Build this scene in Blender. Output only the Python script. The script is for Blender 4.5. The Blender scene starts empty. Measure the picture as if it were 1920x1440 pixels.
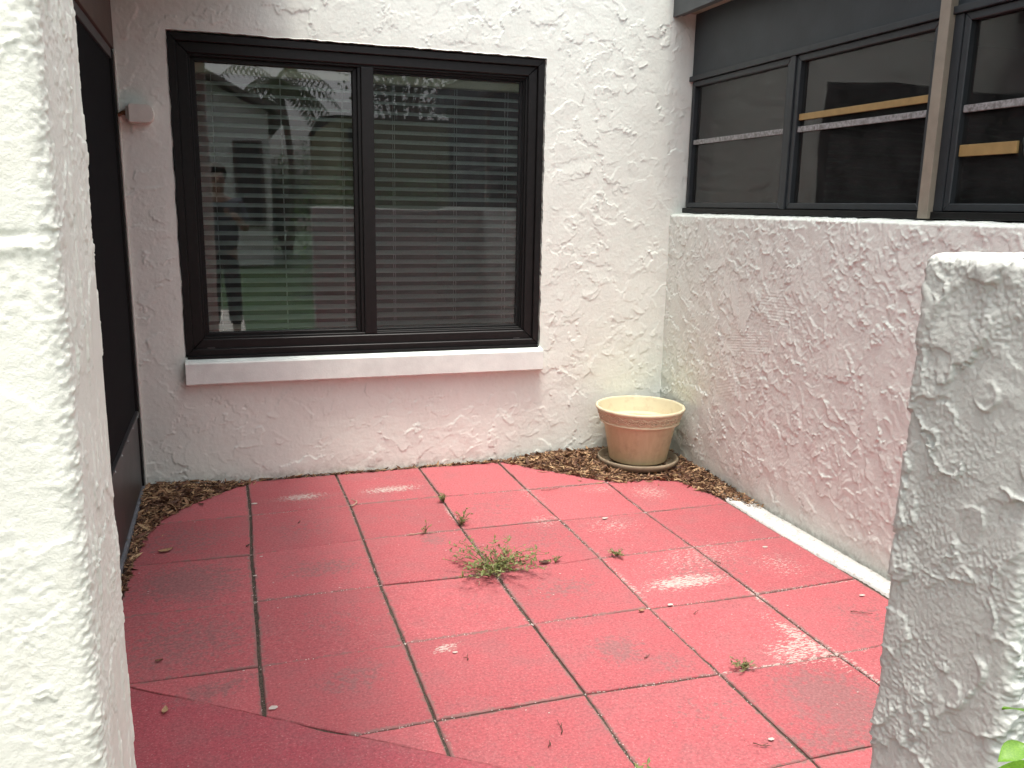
import bpy, bmesh, math, random
import numpy as np
from mathutils import Vector, Matrix
rad = math.radians
random.seed(7)
SC = bpy.context.scene
COL = SC.collection

# ------------------------------------------------------------------ camera
CAM = Vector((-2.4027, -4.3848, 1.4097))
RIGHT = Vector((0.949107, -0.314491, 0.018116))
DOWN = Vector((-0.047679, -0.200304, -0.978573))
FWD = Vector((0.311381, 0.927907, -0.205107))
cd = bpy.data.cameras.new('camera')
cam = bpy.data.objects.new('camera', cd)
COL.objects.link(cam)
UP = -DOWN
m = Matrix((RIGHT, UP, -FWD)).transposed().to_4x4()
m.translation = CAM
cam.matrix_world = m
cd.sensor_width = 36.0
cd.lens = 1590.09 / 1920 * 36.0
cd.clip_start = 0.02
cd.clip_end = 500
SC.camera = cam

# ------------------------------------------------------------------ sky, sun, exposure
SUN_EL, SUN_AZ = 78.5, -168.0       # azimuth measured from +y towards +x (high, behind the camera)
wd = bpy.data.worlds.new('World')
SC.world = wd
wd.use_nodes = True
wt = wd.node_tree
wt.nodes.clear()
wo = wt.nodes.new('ShaderNodeOutputWorld')
wb = wt.nodes.new('ShaderNodeBackground')
sky = wt.nodes.new('ShaderNodeTexSky')
sky.sky_type = 'NISHITA'
sky.sun_disc = False
sky.sun_elevation = rad(SUN_EL)
sky.sun_rotation = rad(SUN_AZ)
sky.air_density = 1.0
sky.dust_density = 6.0
tc = wt.nodes.new('ShaderNodeTexCoord')
cn = wt.nodes.new('ShaderNodeTexNoise')
cn.inputs['Scale'].default_value = 2.6
cn.inputs['Detail'].default_value = 5
cr = wt.nodes.new('ShaderNodeMapRange')
cr.inputs['From Min'].default_value = 0.42
cr.inputs['From Max'].default_value = 0.60
hs = wt.nodes.new('ShaderNodeHueSaturation')
hs.inputs['Saturation'].default_value = 0.12
hs.inputs['Value'].default_value = 1.45
mx = wt.nodes.new('ShaderNodeMixRGB')
hs0 = wt.nodes.new('ShaderNodeHueSaturation')
hs0.inputs['Saturation'].default_value = 0.50
L = wt.links.new
L(tc.outputs['Generated'], cn.inputs['Vector'])
L(cn.outputs['Fac'], cr.inputs['Value'])
L(sky.outputs['Color'], hs.inputs['Color'])
L(sky.outputs['Color'], hs0.inputs['Color'])
L(cr.outputs['Result'], mx.inputs['Fac'])
L(hs0.outputs['Color'], mx.inputs['Color1'])
L(hs.outputs['Color'], mx.inputs['Color2'])
L(mx.outputs['Color'], wb.inputs['Color'])
wb.inputs['Strength'].default_value = 0.15
L(wb.outputs['Background'], wo.inputs['Surface'])

sd = bpy.data.lights.new('sun', 'SUN')
sd.energy = 1.2
sd.angle = rad(9)
sd.color = (1.0, 0.95, 0.84)
sun = bpy.data.objects.new('sun', sd)
COL.objects.link(sun)
sv = Vector((math.cos(rad(SUN_EL)) * math.sin(rad(SUN_AZ)), math.cos(rad(SUN_EL)) * math.cos(rad(SUN_AZ)), math.sin(rad(SUN_EL))))
sun.rotation_euler = sv.to_track_quat('Z', 'Y').to_euler()
sun.location = (0, 0, 12)

vs = SC.view_settings
vs.view_transform = 'Standard'
vs.look = 'None'
vs.gamma = 1.0
vs.use_curve_mapping = False
vs.exposure = 1.13
SC.cycles.max_bounces = 6
SC.cycles.diffuse_bounces = 4
SC.cycles.glossy_bounces = 4
SC.cycles.transmission_bounces = 4
SC.cycles.transparent_max_bounces = 12
SC.cycles.caustics_reflective = False
SC.cycles.caustics_refractive = False

# ------------------------------------------------------------------ materials
MATS = {}
def new_mat(name):
    mt = bpy.data.materials.new(name)
    mt.use_nodes = True
    MATS[name] = mt
    return mt, mt.node_tree, mt.node_tree.nodes['Principled BSDF']

def N(t, kind, **kw):
    n = t.nodes.new(kind)
    for k, v in kw.items():
        setattr(n, k, v)
    return n

def pos_node(t, mode='Object'):
    if mode == 'World':
        return N(t, 'ShaderNodeNewGeometry').outputs['Position']
    return N(t, 'ShaderNodeTexCoord').outputs['Object']

def noise(t, vec, scale, detail=4, rough=0.55, dist=0.0):
    n = N(t, 'ShaderNodeTexNoise')
    n.inputs['Scale'].default_value = scale
    n.inputs['Detail'].default_value = detail
    n.inputs['Roughness'].default_value = rough
    n.inputs['Distortion'].default_value = dist
    t.links.new(vec, n.inputs['Vector'])
    return n.outputs['Fac']

def maprange(t, val, a, b, c=0.0, d=1.0, smooth=False):
    n = N(t, 'ShaderNodeMapRange')
    if smooth:
        n.interpolation_type = 'SMOOTHSTEP'
    t.links.new(val, n.inputs['Value'])
    n.inputs['From Min'].default_value = a
    n.inputs['From Max'].default_value = b
    n.inputs['To Min'].default_value = c
    n.inputs['To Max'].default_value = d
    return n.outputs['Result']

def math_n(t, op, a, b=None):
    n = N(t, 'ShaderNodeMath', operation=op)
    for i, v in enumerate((a, b)):
        if v is None:
            continue
        if isinstance(v, (int, float)):
            n.inputs[i].default_value = v
        else:
            t.links.new(v, n.inputs[i])
    return n.outputs[0]

def mix(t, fac, c1, c2, blend='MIX'):
    n = N(t, 'ShaderNodeMixRGB', blend_type=blend)
    for i, v in enumerate((fac, c1, c2)):
        if isinstance(v, (int, float)):
            n.inputs[i].default_value = v
        elif isinstance(v, tuple):
            n.inputs[i].default_value = v + (1.0,) if len(v) == 3 else v
        else:
            t.links.new(v, n.inputs[i])
    return n.outputs[0]

def bump(t, bs, height, strength, distance):
    n = N(t, 'ShaderNodeBump')
    n.inputs['Strength'].default_value = strength
    n.inputs['Distance'].default_value = distance
    t.links.new(height, n.inputs['Height'])
    t.links.new(n.outputs['Normal'], bs.inputs['Normal'])
    return n

def plain(name, col, rough=0.6, metal=0.0, var=0.12, scale=12.0, bumpd=0.0, bscale=200.0, spec=0.5):
    mt, t, bs = new_mat(name)
    v = pos_node(t)
    f = noise(t, v, scale, 5, 0.6)
    f = maprange(t, f, 0.3, 0.7)
    c = mix(t, f, tuple(x * (1 - var) for x in col), tuple(min(1, x * (1 + var)) for x in col))
    t.links.new(c, bs.inputs['Base Color'])
    bs.inputs['Roughness'].default_value = rough
    bs.inputs['Metallic'].default_value = metal
    bs.inputs['Specular IOR Level'].default_value = spec
    if bumpd:
        bump(t, bs, noise(t, v, bscale, 3), 1.0, bumpd)
    return mt

def stucco(name, col, dirt_col, grain=260.0, gd=0.0008, dirt=0.25, stain=None):
    mt, t, bs = new_mat(name)
    v = pos_node(t, 'World')
    big = maprange(t, noise(t, v, 2.3, 4, 0.6), 0.35, 0.7)
    c = mix(t, big, tuple(x * 0.96 for x in col), col)
    fine = maprange(t, noise(t, v, 18, 6, 0.7), 0.52, 0.75)
    c = mix(t, math_n(t, 'MULTIPLY', fine, dirt), c, dirt_col)
    # splash dirt close to the ground, in uneven streaks
    sep = N(t, 'ShaderNodeSeparateXYZ')
    t.links.new(v, sep.inputs[0])
    low = maprange(t, sep.outputs['Z'], 0.075, 0.0)
    lown = maprange(t, noise(t, v, 26, 5, 0.7), 0.4, 0.72)
    c = mix(t, math_n(t, 'MULTIPLY', math_n(t, 'MULTIPLY', low, lown), 0.75), c, (0.16, 0.13, 0.10))
    t.links.new(c, bs.inputs['Base Color'])
    bs.inputs['Roughness'].default_value = 0.72
    bs.inputs['Specular IOR Level'].default_value = 0.35
    h = noise(t, v, grain, 4, 0.65)
    h2 = noise(t, v, grain * 0.28, 3, 0.5)
    hh = math_n(t, 'ADD', math_n(t, 'MULTIPLY', h, 0.6), h2)
    bump(t, bs, hh, 1.0, gd)
    return mt

stucco('stucco_cream', (0.755, 0.795, 0.735), (0.62, 0.57, 0.50))
stucco('stucco_side', (0.69, 0.735, 0.685), (0.54, 0.52, 0.48), grain=240, gd=0.0014)
stucco('stucco_pier', (0.80, 0.795, 0.725), (0.62, 0.58, 0.50), grain=450, gd=0.0007, dirt=0.35)
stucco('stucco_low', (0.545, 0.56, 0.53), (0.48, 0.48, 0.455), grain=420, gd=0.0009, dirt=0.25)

plain('frame_bronze', (0.009, 0.0085, 0.0085), 0.42, 0.0, 0.25, 30, 0.0002, 300, 0.28)
plain('frame_black', (0.006, 0.006, 0.006), 0.5, 0.0, 0.2, 20, 0.0, 200, 0.28)
plain('sash_grey', (0.020, 0.025, 0.028), 0.5, 0.0, 0.2, 20, 0.0002, 200)
plain('header_grey', (0.022, 0.028, 0.032), 0.55, 0.0, 0.2, 6, 0.0004, 90)
plain('fascia_grey', (0.06, 0.068, 0.07), 0.6, 0.0, 0.15, 8, 0.0005, 80)
plain('soffit_brown', (0.075, 0.048, 0.036), 0.6, 0.0, 0.25, 9, 0.0006, 60)
plain('soffit_tan', (0.30, 0.25, 0.19), 0.7, 0.0, 0.2, 6, 0.0006, 60)
plain('mullion_tan', (0.235, 0.21, 0.165), 0.55, 0.0, 0.12, 15, 0.0003, 150)
plain('sill_white', (0.76, 0.82, 0.78), 0.6, 0.0, 0.10, 9, 0.0007, 120)
plain('kick_bronze', (0.055, 0.053, 0.055), 0.42, 0.3, 0.25, 8, 0.0003, 120)
plain('alu', (0.42, 0.43, 0.43), 0.4, 0.8, 0.3, 25)
plain('rubber', (0.16, 0.17, 0.19), 0.6, 0.0, 0.3, 30)
plain('box_paint', (0.68, 0.68, 0.62), 0.6, 0.0, 0.06, 20, 0.0004, 90)
plain('rust', (0.22, 0.10, 0.05), 0.8, 0.0, 0.5, 60, 0.0006, 200)
plain('slat', (0.90, 0.95, 0.93), 0.45, 0.0, 0.03, 5)
plain('headrail', (0.62, 0.55, 0.40), 0.5, 0.0, 0.05, 5)
plain('room_dark', (0.035, 0.033, 0.03), 0.9, 0.0, 0.2, 2)
plain('room_wall', (0.17, 0.165, 0.15), 0.9, 0.0, 0.2, 2)
plain('board_yellow', (0.28, 0.19, 0.07), 0.6, 0.0, 0.15, 30)
plain('bag_grey', (0.60, 0.60, 0.58), 0.7, 0.0, 0.15, 8, 0.002, 25)
plain('saucer', (0.27, 0.22, 0.15), 0.8, 0.0, 0.25, 12, 0.0006, 150)
plain('twig', (0.10, 0.05, 0.035), 0.85, 0.0, 0.4, 60)
plain('root', (0.38, 0.28, 0.20), 0.85, 0.0, 0.3, 60)
plain('fleck', (0.50, 0.44, 0.40), 0.8, 0.0, 0.1, 40)
plain('bark', (0.17, 0.13, 0.09), 0.9, 0.0, 0.35, 8, 0.01, 20)
plain('neighbour_wall', (0.74, 0.72, 0.68), 0.8, 0.0, 0.08, 1.5)
plain('garage_wall', (0.20, 0.19, 0.095), 0.8, 0.0, 0.12, 1.2)
plain('roof_shingle', (0.16, 0.14, 0.12), 0.9, 0.0, 0.3, 3, 0.01, 12)
plain('concrete', (0.42, 0.40, 0.37), 0.85, 0.0, 0.15, 4, 0.001, 150)
plain('skin', (0.30, 0.18, 0.13), 0.55, 0.0, 0.08, 12)
plain('shirt', (0.06, 0.07, 0.09), 0.85, 0.0, 0.15, 20)
plain('trousers', (0.012, 0.012, 0.015), 0.85, 0.0, 0.15, 20)
plain('hair', (0.05, 0.035, 0.025), 0.7, 0.0, 0.3, 60)
plain('phone_black', (0.01, 0.01, 0.012), 0.25, 0.0, 0.1, 20)
plain('paper', (0.75, 0.75, 0.73), 0.7, 0.0, 0.04, 10)
plain('screen_cloth', (0.010, 0.011, 0.012), 0.95, 0.0, 0.1, 40, 0.0, 200, 0.1)
plain('wire', (0.02, 0.02, 0.02), 0.5)

def foliage(name, c1, c2, scale=30, transl=0.25, rough=0.5):
    mt, t, bs = new_mat(name)
    v = pos_node(t)
    f = maprange(t, noise(t, v, scale, 3), 0.3, 0.7)
    c = mix(t, f, c1, c2)
    t.links.new(c, bs.inputs['Base Color'])
    bs.inputs['Roughness'].default_value = rough
    tr = N(t, 'ShaderNodeBsdfTranslucent')
    t.links.new(c, tr.inputs['Color'])
    mxs = N(t, 'ShaderNodeMixShader')
    mxs.inputs[0].default_value = transl
    out = t.nodes['Material Output']
    t.links.new(bs.outputs[0], mxs.inputs[1])
    t.links.new(tr.outputs[0], mxs.inputs[2])
    t.links.new(mxs.outputs[0], out.inputs['Surface'])
    return mt
foliage('weed_leaf', (0.11, 0.17, 0.04), (0.26, 0.28, 0.10), 60)
foliage('weed_dry', (0.16, 0.17, 0.07), (0.24, 0.19, 0.10), 60)
foliage('weed_stem', (0.15, 0.15, 0.06), (0.20, 0.18, 0.08), 60)
foliage('shrub_leaf', (0.10, 0.27, 0.015), (0.20, 0.40, 0.03), 20, 0.4, 0.35)
foliage('tree_leaf', (0.03, 0.07, 0.02), (0.07, 0.12, 0.03), 1.2)
foliage('hedge_leaf', (0.05, 0.12, 0.02), (0.10, 0.17, 0.03), 1.2)
foliage('palm_leaf', (0.05, 0.08, 0.03), (0.09, 0.12, 0.05), 2)
foliage('grass', (0.020, 0.065, 0.010), (0.045, 0.11, 0.02), 3)

# leaf litter: colour varies leaf by leaf through an attribute
def litter_mat():
    mt, t, bs = new_mat('litter')
    a = N(t, 'ShaderNodeAttribute', attribute_name='tone')
    r = N(t, 'ShaderNodeValToRGB')
    e = r.color_ramp.elements
    e[0].position = 0.0; e[0].color = (0.035, 0.018, 0.012, 1)
    e[1].position = 1.0; e[1].color = (0.46, 0.31, 0.17, 1)
    k = r.color_ramp.elements.new(0.45); k.color = (0.13, 0.060, 0.035, 1)
    k = r.color_ramp.elements.new(0.75); k.color = (0.30, 0.17, 0.09, 1)
    t.links.new(a.outputs['Fac'], r.inputs[0])
    f = maprange(t, noise(t, pos_node(t), 150, 3), 0.3, 0.7, 0.75, 1.2)
    c = mix(t, 1.0, r.outputs[0], f, 'MULTIPLY')
    t.links.new(c, bs.inputs['Base Color'])
    bs.inputs['Roughness'].default_value = 0.75
litter_mat()

def soil_mat():
    mt, t, bs = new_mat('soil')
    v = pos_node(t, 'World')
    f = maprange(t, noise(t, v, 140, 5, 0.7), 0.35, 0.65)
    c = mix(t, f, (0.022, 0.016, 0.012), (0.10, 0.075, 0.055))
    g = maprange(t, noise(t, v, 420, 2), 0.66, 0.72)
    c = mix(t, g, c, (0.36, 0.32, 0.27))
    t.links.new(c, bs.inputs['Base Color'])
    bs.inputs['Roughness'].default_value = 0.95
    bump(t, bs, noise(t, v, 220, 4), 1.0, 0.003)
soil_mat()

# worn red paint on concrete: spots are (x, y, rx, ry, angle, strength)
WHITE_SPOTS = [(-2.115, -0.325, .135, .055, .05, 1.0), (-1.675, -0.325, .17, .055, .05, 1.0), (-0.78, -1.70, .20, .065, .05, 1.1),
               (-0.62, -2.22, .045, .22, .10, .95), (-0.69, -2.27, .12, .10, .3, .9), (-0.60, -1.50, .30, .16, .2, .55),
               (-0.42, -0.72, .12, .13, .0, .70), (-1.08, -0.95, .10, .09, .2, .60), (-0.80, -1.09, .16, .12, .0, .55),
               (-0.33, -1.66, .12, .14, .0, .55), (-0.63, -0.60, .15, .08, .0, .55), (-1.79, -1.93, .055, .03, .3, 1.0),
               (-1.02, -0.60, .05, .20, .0, .55), (-1.0, -1.62, .02, .26, .0, .7), (-1.47, -0.74, .02, .16, .0, .8), (-0.58, -1.88, .02, .10, .0, 1.0),
               (-0.57, -2.5, .016, .34, .0, .8), (-0.30, -1.875, .30, .012, .0, .7), (-0.75, -2.325, .30, .012, -.05, .8)]
GREY_SPOTS = [(-2.60, -1.18, .24, .22, .0, 1.0), (-2.60, -1.65, .30, .25, .1, .75), (-2.62, -0.75, .26, .22, .0, .7), (-2.10, -1.64, .22, .20, .3, .45), (-2.15, -0.75, .2, .2, .0, .5), (-0.75, -2.60, .22, .16, .1, .9), (-1.15, -2.50, .2, .12, .2, .5),  # broad left-column patches: dirt film that also deepens the shade by colour
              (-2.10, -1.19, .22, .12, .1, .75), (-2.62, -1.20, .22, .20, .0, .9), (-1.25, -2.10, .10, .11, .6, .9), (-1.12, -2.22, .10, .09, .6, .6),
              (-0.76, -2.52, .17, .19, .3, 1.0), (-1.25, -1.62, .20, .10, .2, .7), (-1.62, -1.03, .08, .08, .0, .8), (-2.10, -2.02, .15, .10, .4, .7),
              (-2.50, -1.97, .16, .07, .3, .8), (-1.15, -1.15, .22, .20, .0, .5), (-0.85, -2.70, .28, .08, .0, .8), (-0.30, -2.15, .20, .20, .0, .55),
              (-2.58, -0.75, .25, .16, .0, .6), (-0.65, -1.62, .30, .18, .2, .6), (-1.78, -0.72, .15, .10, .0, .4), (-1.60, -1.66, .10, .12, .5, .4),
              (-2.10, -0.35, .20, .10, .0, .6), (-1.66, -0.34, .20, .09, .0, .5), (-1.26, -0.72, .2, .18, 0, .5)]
def spots(t, v, lst):
    acc = None
    for (x, y, rx, ry, a, s) in lst:
        mp = N(t, 'ShaderNodeMapping', vector_type='TEXTURE')
        mp.inputs['Location'].default_value = (x, y, 0)
        mp.inputs['Rotation'].default_value = (0, 0, a)
        mp.inputs['Scale'].default_value = (rx, ry, 5)
        t.links.new(v, mp.inputs['Vector'])
        ln = N(t, 'ShaderNodeVectorMath', operation='LENGTH')
        t.links.new(mp.outputs[0], ln.inputs[0])
        g = maprange(t, ln.outputs['Value'], 1.6, 0.1, 0.0, s, True)
        acc = g if acc is None else math_n(t, 'MAXIMUM', acc, g)
    return acc

def near(lst, box_):
    # only the marks that reach this slab
    if box_ is None: return lst
    x0, x1, y0, y1 = box_
    out = []
    for q in lst:
        r = 1.65 * max(q[2], q[3])
        if x0 - r < q[0] < x1 + r and y0 - r < q[1] < y1 + r: out.append(q)
    return out or [(50, 50, .1, .1, 0, .1)]

def red_paint(name, tint, wear=1.0, rough_relief=0.0006, box_=None):
    mt, t, bs = new_mat(name)
    v = pos_node(t, 'World')
    n1 = maprange(t, noise(t, v, 3.2, 5, 0.6), 0.3, 0.7)
    c = mix(t, n1, tuple(x * 0.90 for x in tint), tint)
    n2 = maprange(t, noise(t, v, 22, 6, 0.7), 0.50, 0.72)
    c = mix(t, math_n(t, 'MULTIPLY', n2, 0.35), c, (tint[0] * .72, tint[1] * .85, tint[2] * .9))
    # pin-prick speckle
    sp = maprange(t, noise(t, v, 190, 2, 0.6), 0.58, 0.72)
    c = mix(t, math_n(t, 'MULTIPLY', sp, 0.30), c, (0.62, 0.42, 0.40))
    oi = N(t, 'ShaderNodeObjectInfo')
    c = mix(t, 1.0, c, maprange(t, oi.outputs['Random'], 0, 1, 0.86, 1.08), 'MULTIPLY')
    # grey film of dirt and thinned paint, at left also painting in deeper shade, with a broken fractal edge
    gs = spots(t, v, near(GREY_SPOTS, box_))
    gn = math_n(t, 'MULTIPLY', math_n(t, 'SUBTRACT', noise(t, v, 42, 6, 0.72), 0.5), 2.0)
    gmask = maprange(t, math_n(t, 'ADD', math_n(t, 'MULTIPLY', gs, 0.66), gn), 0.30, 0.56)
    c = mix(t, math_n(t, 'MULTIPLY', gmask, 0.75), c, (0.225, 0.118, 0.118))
    # dusty blotches and sandy grain everywhere
    bl = maprange(t, noise(t, v, 6.5, 8, 0.72), 0.46, 0.62)
    c = mix(t, math_n(t, 'MULTIPLY', bl, 0.42), c, (0.27, 0.115, 0.12))
    gr = maprange(t, noise(t, v, 110, 3, 0.7), 0.30, 0.70, 0.74, 1.24)
    c = mix(t, 1.0, c, gr, 'MULTIPLY')
    # grime and lost paint along the arrises of each slab
    gen = N(t, 'ShaderNodeTexCoord').outputs['Generated']
    sg = N(t, 'ShaderNodeSeparateXYZ')
    t.links.new(gen, sg.inputs[0])
    ex = math_n(t, 'ABSOLUTE', math_n(t, 'SUBTRACT', sg.outputs['X'], 0.5))
    ey = math_n(t, 'ABSOLUTE', math_n(t, 'SUBTRACT', sg.outputs['Y'], 0.5))
    em = maprange(t, math_n(t, 'MAXIMUM', ex, ey), 0.455, 0.50)
    en = noise(t, v, 38, 8, 0.8)
    emask = maprange(t, math_n(t, 'ADD', math_n(t, 'MULTIPLY', em, 0.26), en), 0.61, 0.70)
    c = mix(t, math_n(t, 'MULTIPLY', emask, 0.75 * wear), c, (0.21, 0.135, 0.125))
    # bare chalky concrete
    ws = spots(t, v, near(WHITE_SPOTS, box_))
    mp = N(t, 'ShaderNodeMapping')
    mp.inputs['Rotation'].default_value = (0, 0, rad(-12))
    mp.inputs['Scale'].default_value = (0.6, 1.4, 1)
    t.links.new(v, mp.inputs['Vector'])
    wn = math_n(t, 'MULTIPLY', math_n(t, 'SUBTRACT', noise(t, mp.outputs[0], 95, 4, 0.75), 0.5), 2.4)
    wmask = maprange(t, math_n(t, 'ADD', math_n(t, 'MULTIPLY', ws, 0.52), wn), 0.40, 0.50)
    wmask = math_n(t, 'MULTIPLY', wmask, maprange(t, ws, 0.02, 0.30, 0.0, 0.85))
    fl = maprange(t, noise(t, v, 70, 6, 0.85), 0.665, 0.70)
    wmask = math_n(t, 'MAXIMUM', math_n(t, 'MULTIPLY', wmask, wear), math_n(t, 'MULTIPLY', fl, 0.8))
    c = mix(t, wmask, c, (0.46, 0.415, 0.375))
    # dark pits
    pit = maprange(t, noise(t, v, 95, 4, 0.6), 0.30, 0.25)
    c = mix(t, math_n(t, 'MULTIPLY', pit, 0.6), c, (0.10, 0.03, 0.03))
    t.links.new(c, bs.inputs['Base Color'])
    r = maprange(t, noise(t, v, 14, 4), 0.3, 0.7, 0.78, 0.92)
    t.links.new(r, bs.inputs['Roughness'])
    bs.inputs['Specular IOR Level'].default_value = 0.2
    h = math_n(t, 'ADD', noise(t, v, 60, 5, 0.6), math_n(t, 'MULTIPLY', noise(t, v, 380, 3), 0.5))
    bump(t, bs, h, 1.0, rough_relief)
    return mt
PAVER_TINT = (0.42, 0.108, 0.120)
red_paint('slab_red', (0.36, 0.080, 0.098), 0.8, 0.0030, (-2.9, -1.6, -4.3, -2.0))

def strip_mat():
    mt, t, bs = new_mat('strip_white')
    v = pos_node(t, 'World')
    f = maprange(t, noise(t, v, 45, 7, 0.8), 0.52, 0.64)
    c = mix(t, f, (0.68, 0.68, 0.65), (0.33, 0.30, 0.26))
    t.links.new(c, bs.inputs['Base Color'])
    bs.inputs['Roughness'].default_value = 0.85
    bump(t, bs, noise(t, v, 110, 6, 0.7), 1.0, 0.004)
strip_mat()

def pot_mat():
    mt, t, bs = new_mat('pot_clay')
    v = pos_node(t)
    mp = N(t, 'ShaderNodeMapping')
    mp.inputs['Scale'].default_value = (1, 1, 0.12)
    t.links.new(v, mp.inputs['Vector'])
    f = maprange(t, noise(t, mp.outputs[0], 55, 4, 0.6), 0.35, 0.68)
    c = mix(t, f, (0.58, 0.50, 0.31), (0.64, 0.56, 0.37))
    sep = N(t, 'ShaderNodeSeparateXYZ')
    t.links.new(v, sep.inputs[0])
    c = mix(t, maprange(t, sep.outputs['Z'], 0.19, 0.27), c, (0.62, 0.56, 0.385))
    d = maprange(t, noise(t, v, 14, 6, 0.75), 0.52, 0.72, 0.0, 0.55)
    c = mix(t, d, c, (0.40, 0.31, 0.20))
    d2 = maprange(t, noise(t, v, 30, 6, 0.8), 0.60, 0.72, 0.0, 0.45)
    c = mix(t, d2, c, (0.62, 0.58, 0.48))
    t.links.new(c, bs.inputs['Base Color'])
    bs.inputs['Roughness'].default_value = 0.6
    bump(t, bs, noise(t, mp.outputs[0], 170, 3), 1.0, 0.0003)
pot_mat()

def glass_mat(name, tint, refl=1.0, wav=0.0006, ior=2.0, rough=0.012):
    mt, t, bs = new_mat(name)
    t.nodes.remove(bs)
    out = t.nodes['Material Output']
    tr = N(t, 'ShaderNodeBsdfTransparent')
    tr.inputs['Color'].default_value = tint + (1,)
    gl = N(t, 'ShaderNodeBsdfGlossy')
    gl.inputs['Roughness'].default_value = rough
    gl.inputs['Color'].default_value = (refl, refl, refl, 1)
    fr = N(t, 'ShaderNodeFresnel')
    fr.inputs['IOR'].default_value = ior
    bn = N(t, 'ShaderNodeBump')
    bn.inputs['Strength'].default_value = 1.0
    bn.inputs['Distance'].default_value = wav
    t.links.new(noise(t, pos_node(t, 'World'), 2.5, 1), bn.inputs['Height'])
    t.links.new(bn.outputs[0], gl.inputs['Normal'])
    mxs = N(t, 'ShaderNodeMixShader')
    t.links.new(fr.outputs[0], mxs.inputs[0])
    t.links.new(tr.outputs[0], mxs.inputs[1])
    t.links.new(gl.outputs[0], mxs.inputs[2])
    t.links.new(mxs.outputs[0], out.inputs['Surface'])
glass_mat('glass', (0.89, 0.985, 0.955))
glass_mat('glass_dim', (0.6, 0.62, 0.62), 1.0, 0.0030, 1.45, 0.03)
def add_dust(name, amount, col):
    t = MATS[name].node_tree
    out = t.nodes['Material Output']
    src = out.inputs['Surface'].links[0].from_socket
    df = N(t, 'ShaderNodeBsdfDiffuse')
    df.inputs['Color'].default_value = col + (1,)
    f = maprange(t, noise(t, pos_node(t, 'World'), 9, 6, 0.7), 0.3, 0.75, amount * 0.4, amount * 1.6)
    m2 = N(t, 'ShaderNodeMixShader')
    t.links.new(f, m2.inputs[0]); t.links.new(src, m2.inputs[1]); t.links.new(df.outputs[0], m2.inputs[2])
    t.links.new(m2.outputs[0], out.inputs['Surface'])
add_dust('glass_dim', 0.035, (0.42, 0.43, 0.42))
add_dust('glass', 0.02, (0.5, 0.52, 0.52))

def screen_mat(name, col, cover):
    mt, t, bs = new_mat(name)
    bs.inputs['Base Color'].default_value = col + (1,)
    bs.inputs['Roughness'].default_value = 0.7
    out = t.nodes['Material Output']
    tr = N(t, 'ShaderNodeBsdfTransparent')
    # woven mesh: fine threads, resolved only up close
    v = pos_node(t, 'World')
    w = noise(t, v, 500, 2)
    f = maprange(t, w, 0.3, 0.7, cover - 0.10, cover + 0.10)
    mxs = N(t, 'ShaderNodeMixShader')
    t.links.new(f, mxs.inputs[0])
    t.links.new(tr.outputs[0], mxs.inputs[1])
    t.links.new(bs.outputs[0], mxs.inputs[2])
    t.links.new(mxs.outputs[0], out.inputs['Surface'])
screen_mat('screen_fine', (0.03, 0.032, 0.034), 0.13)
screen_mat('screen_door', (0.012, 0.012, 0.013), 0.92)

# ------------------------------------------------------------------ object helpers
def link(o, parent=None, label=None, cat=None, group=None, kind=None):
    COL.objects.link(o)
    if parent is not None:
        o.parent = parent
    if label: o['label'] = label
    if cat: o['category'] = cat
    if group: o['group'] = group
    if kind: o['kind'] = kind
    return o

def empty(name, loc=(0, 0, 0), label=None, cat=None, group=None, parent=None, rz=0.0):
    o = bpy.data.objects.new(name, None)
    o.location = loc
    o.rotation_euler = (0, 0, rz)
    o.empty_display_size = 0.1
    return link(o, parent, label, cat, group)

def from_bm(name, bm, mat, parent=None, smooth=False, **kw):
    me = bpy.data.meshes.new(name)
    bm.normal_update()
    bm.to_mesh(me)
    bm.free()
    return from_me(name, me, mat, parent, smooth, **kw)

def from_me(name, me, mat, parent=None, smooth=False, **kw):
    for mn in (mat if isinstance(mat, (list, tuple)) else [mat]):
        if len(me.materials) < 8 and MATS[mn].name not in [x.name for x in me.materials if x]:
            me.materials.append(MATS[mn])
    if smooth:
        me.polygons.foreach_set('use_smooth', [True] * len(me.polygons))
    o = bpy.data.objects.new(name, me)
    return link(o, parent, **kw)

def np_mesh(name, verts, quads, tris=None):
    me = bpy.data.meshes.new(name)
    q = np.asarray(quads, dtype=np.int32).reshape(-1, 4)
    t = np.asarray(tris, dtype=np.int32).reshape(-1, 3) if tris is not None else np.zeros((0, 3), np.int32)
    me.vertices.add(len(verts))
    me.vertices.foreach_set('co', np.asarray(verts, dtype=np.float32).ravel())
    nl = q.size + t.size
    me.loops.add(nl)
    me.loops.foreach_set('vertex_index', np.concatenate([q.ravel(), t.ravel()]).astype(np.int32))
    me.polygons.add(len(q) + len(t))
    starts = np.concatenate([np.arange(len(q)) * 4, q.size + np.arange(len(t)) * 3]).astype(np.int32)
    me.polygons.foreach_set('loop_start', starts)
    me.update(calc_edges=True)
    me.validate()
    return me

def box(bm, x0, x1, y0, y1, z0, z1, bev=0.0):
    r = bmesh.ops.create_cube(bm, size=1.0)
    vs_ = r['verts']
    for v in vs_:
        v.co = Vector(((x0 + x1) / 2 + v.co.x * (x1 - x0), (y0 + y1) / 2 + v.co.y * (y1 - y0), (z0 + z1) / 2 + v.co.z * (z1 - z0)))
    if bev > 0:
        es = list({e for v in vs_ for e in v.link_edges})
        bmesh.ops.bevel(bm, geom=es, offset=bev, segments=2, profile=0.6, affect='EDGES')

def obox(name, dims, mat, parent=None, bev=0.003, **kw):
    bm = bmesh.new()
    box(bm, *dims, bev=bev)
    return from_bm(name, bm, mat, parent, **kw)

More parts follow.
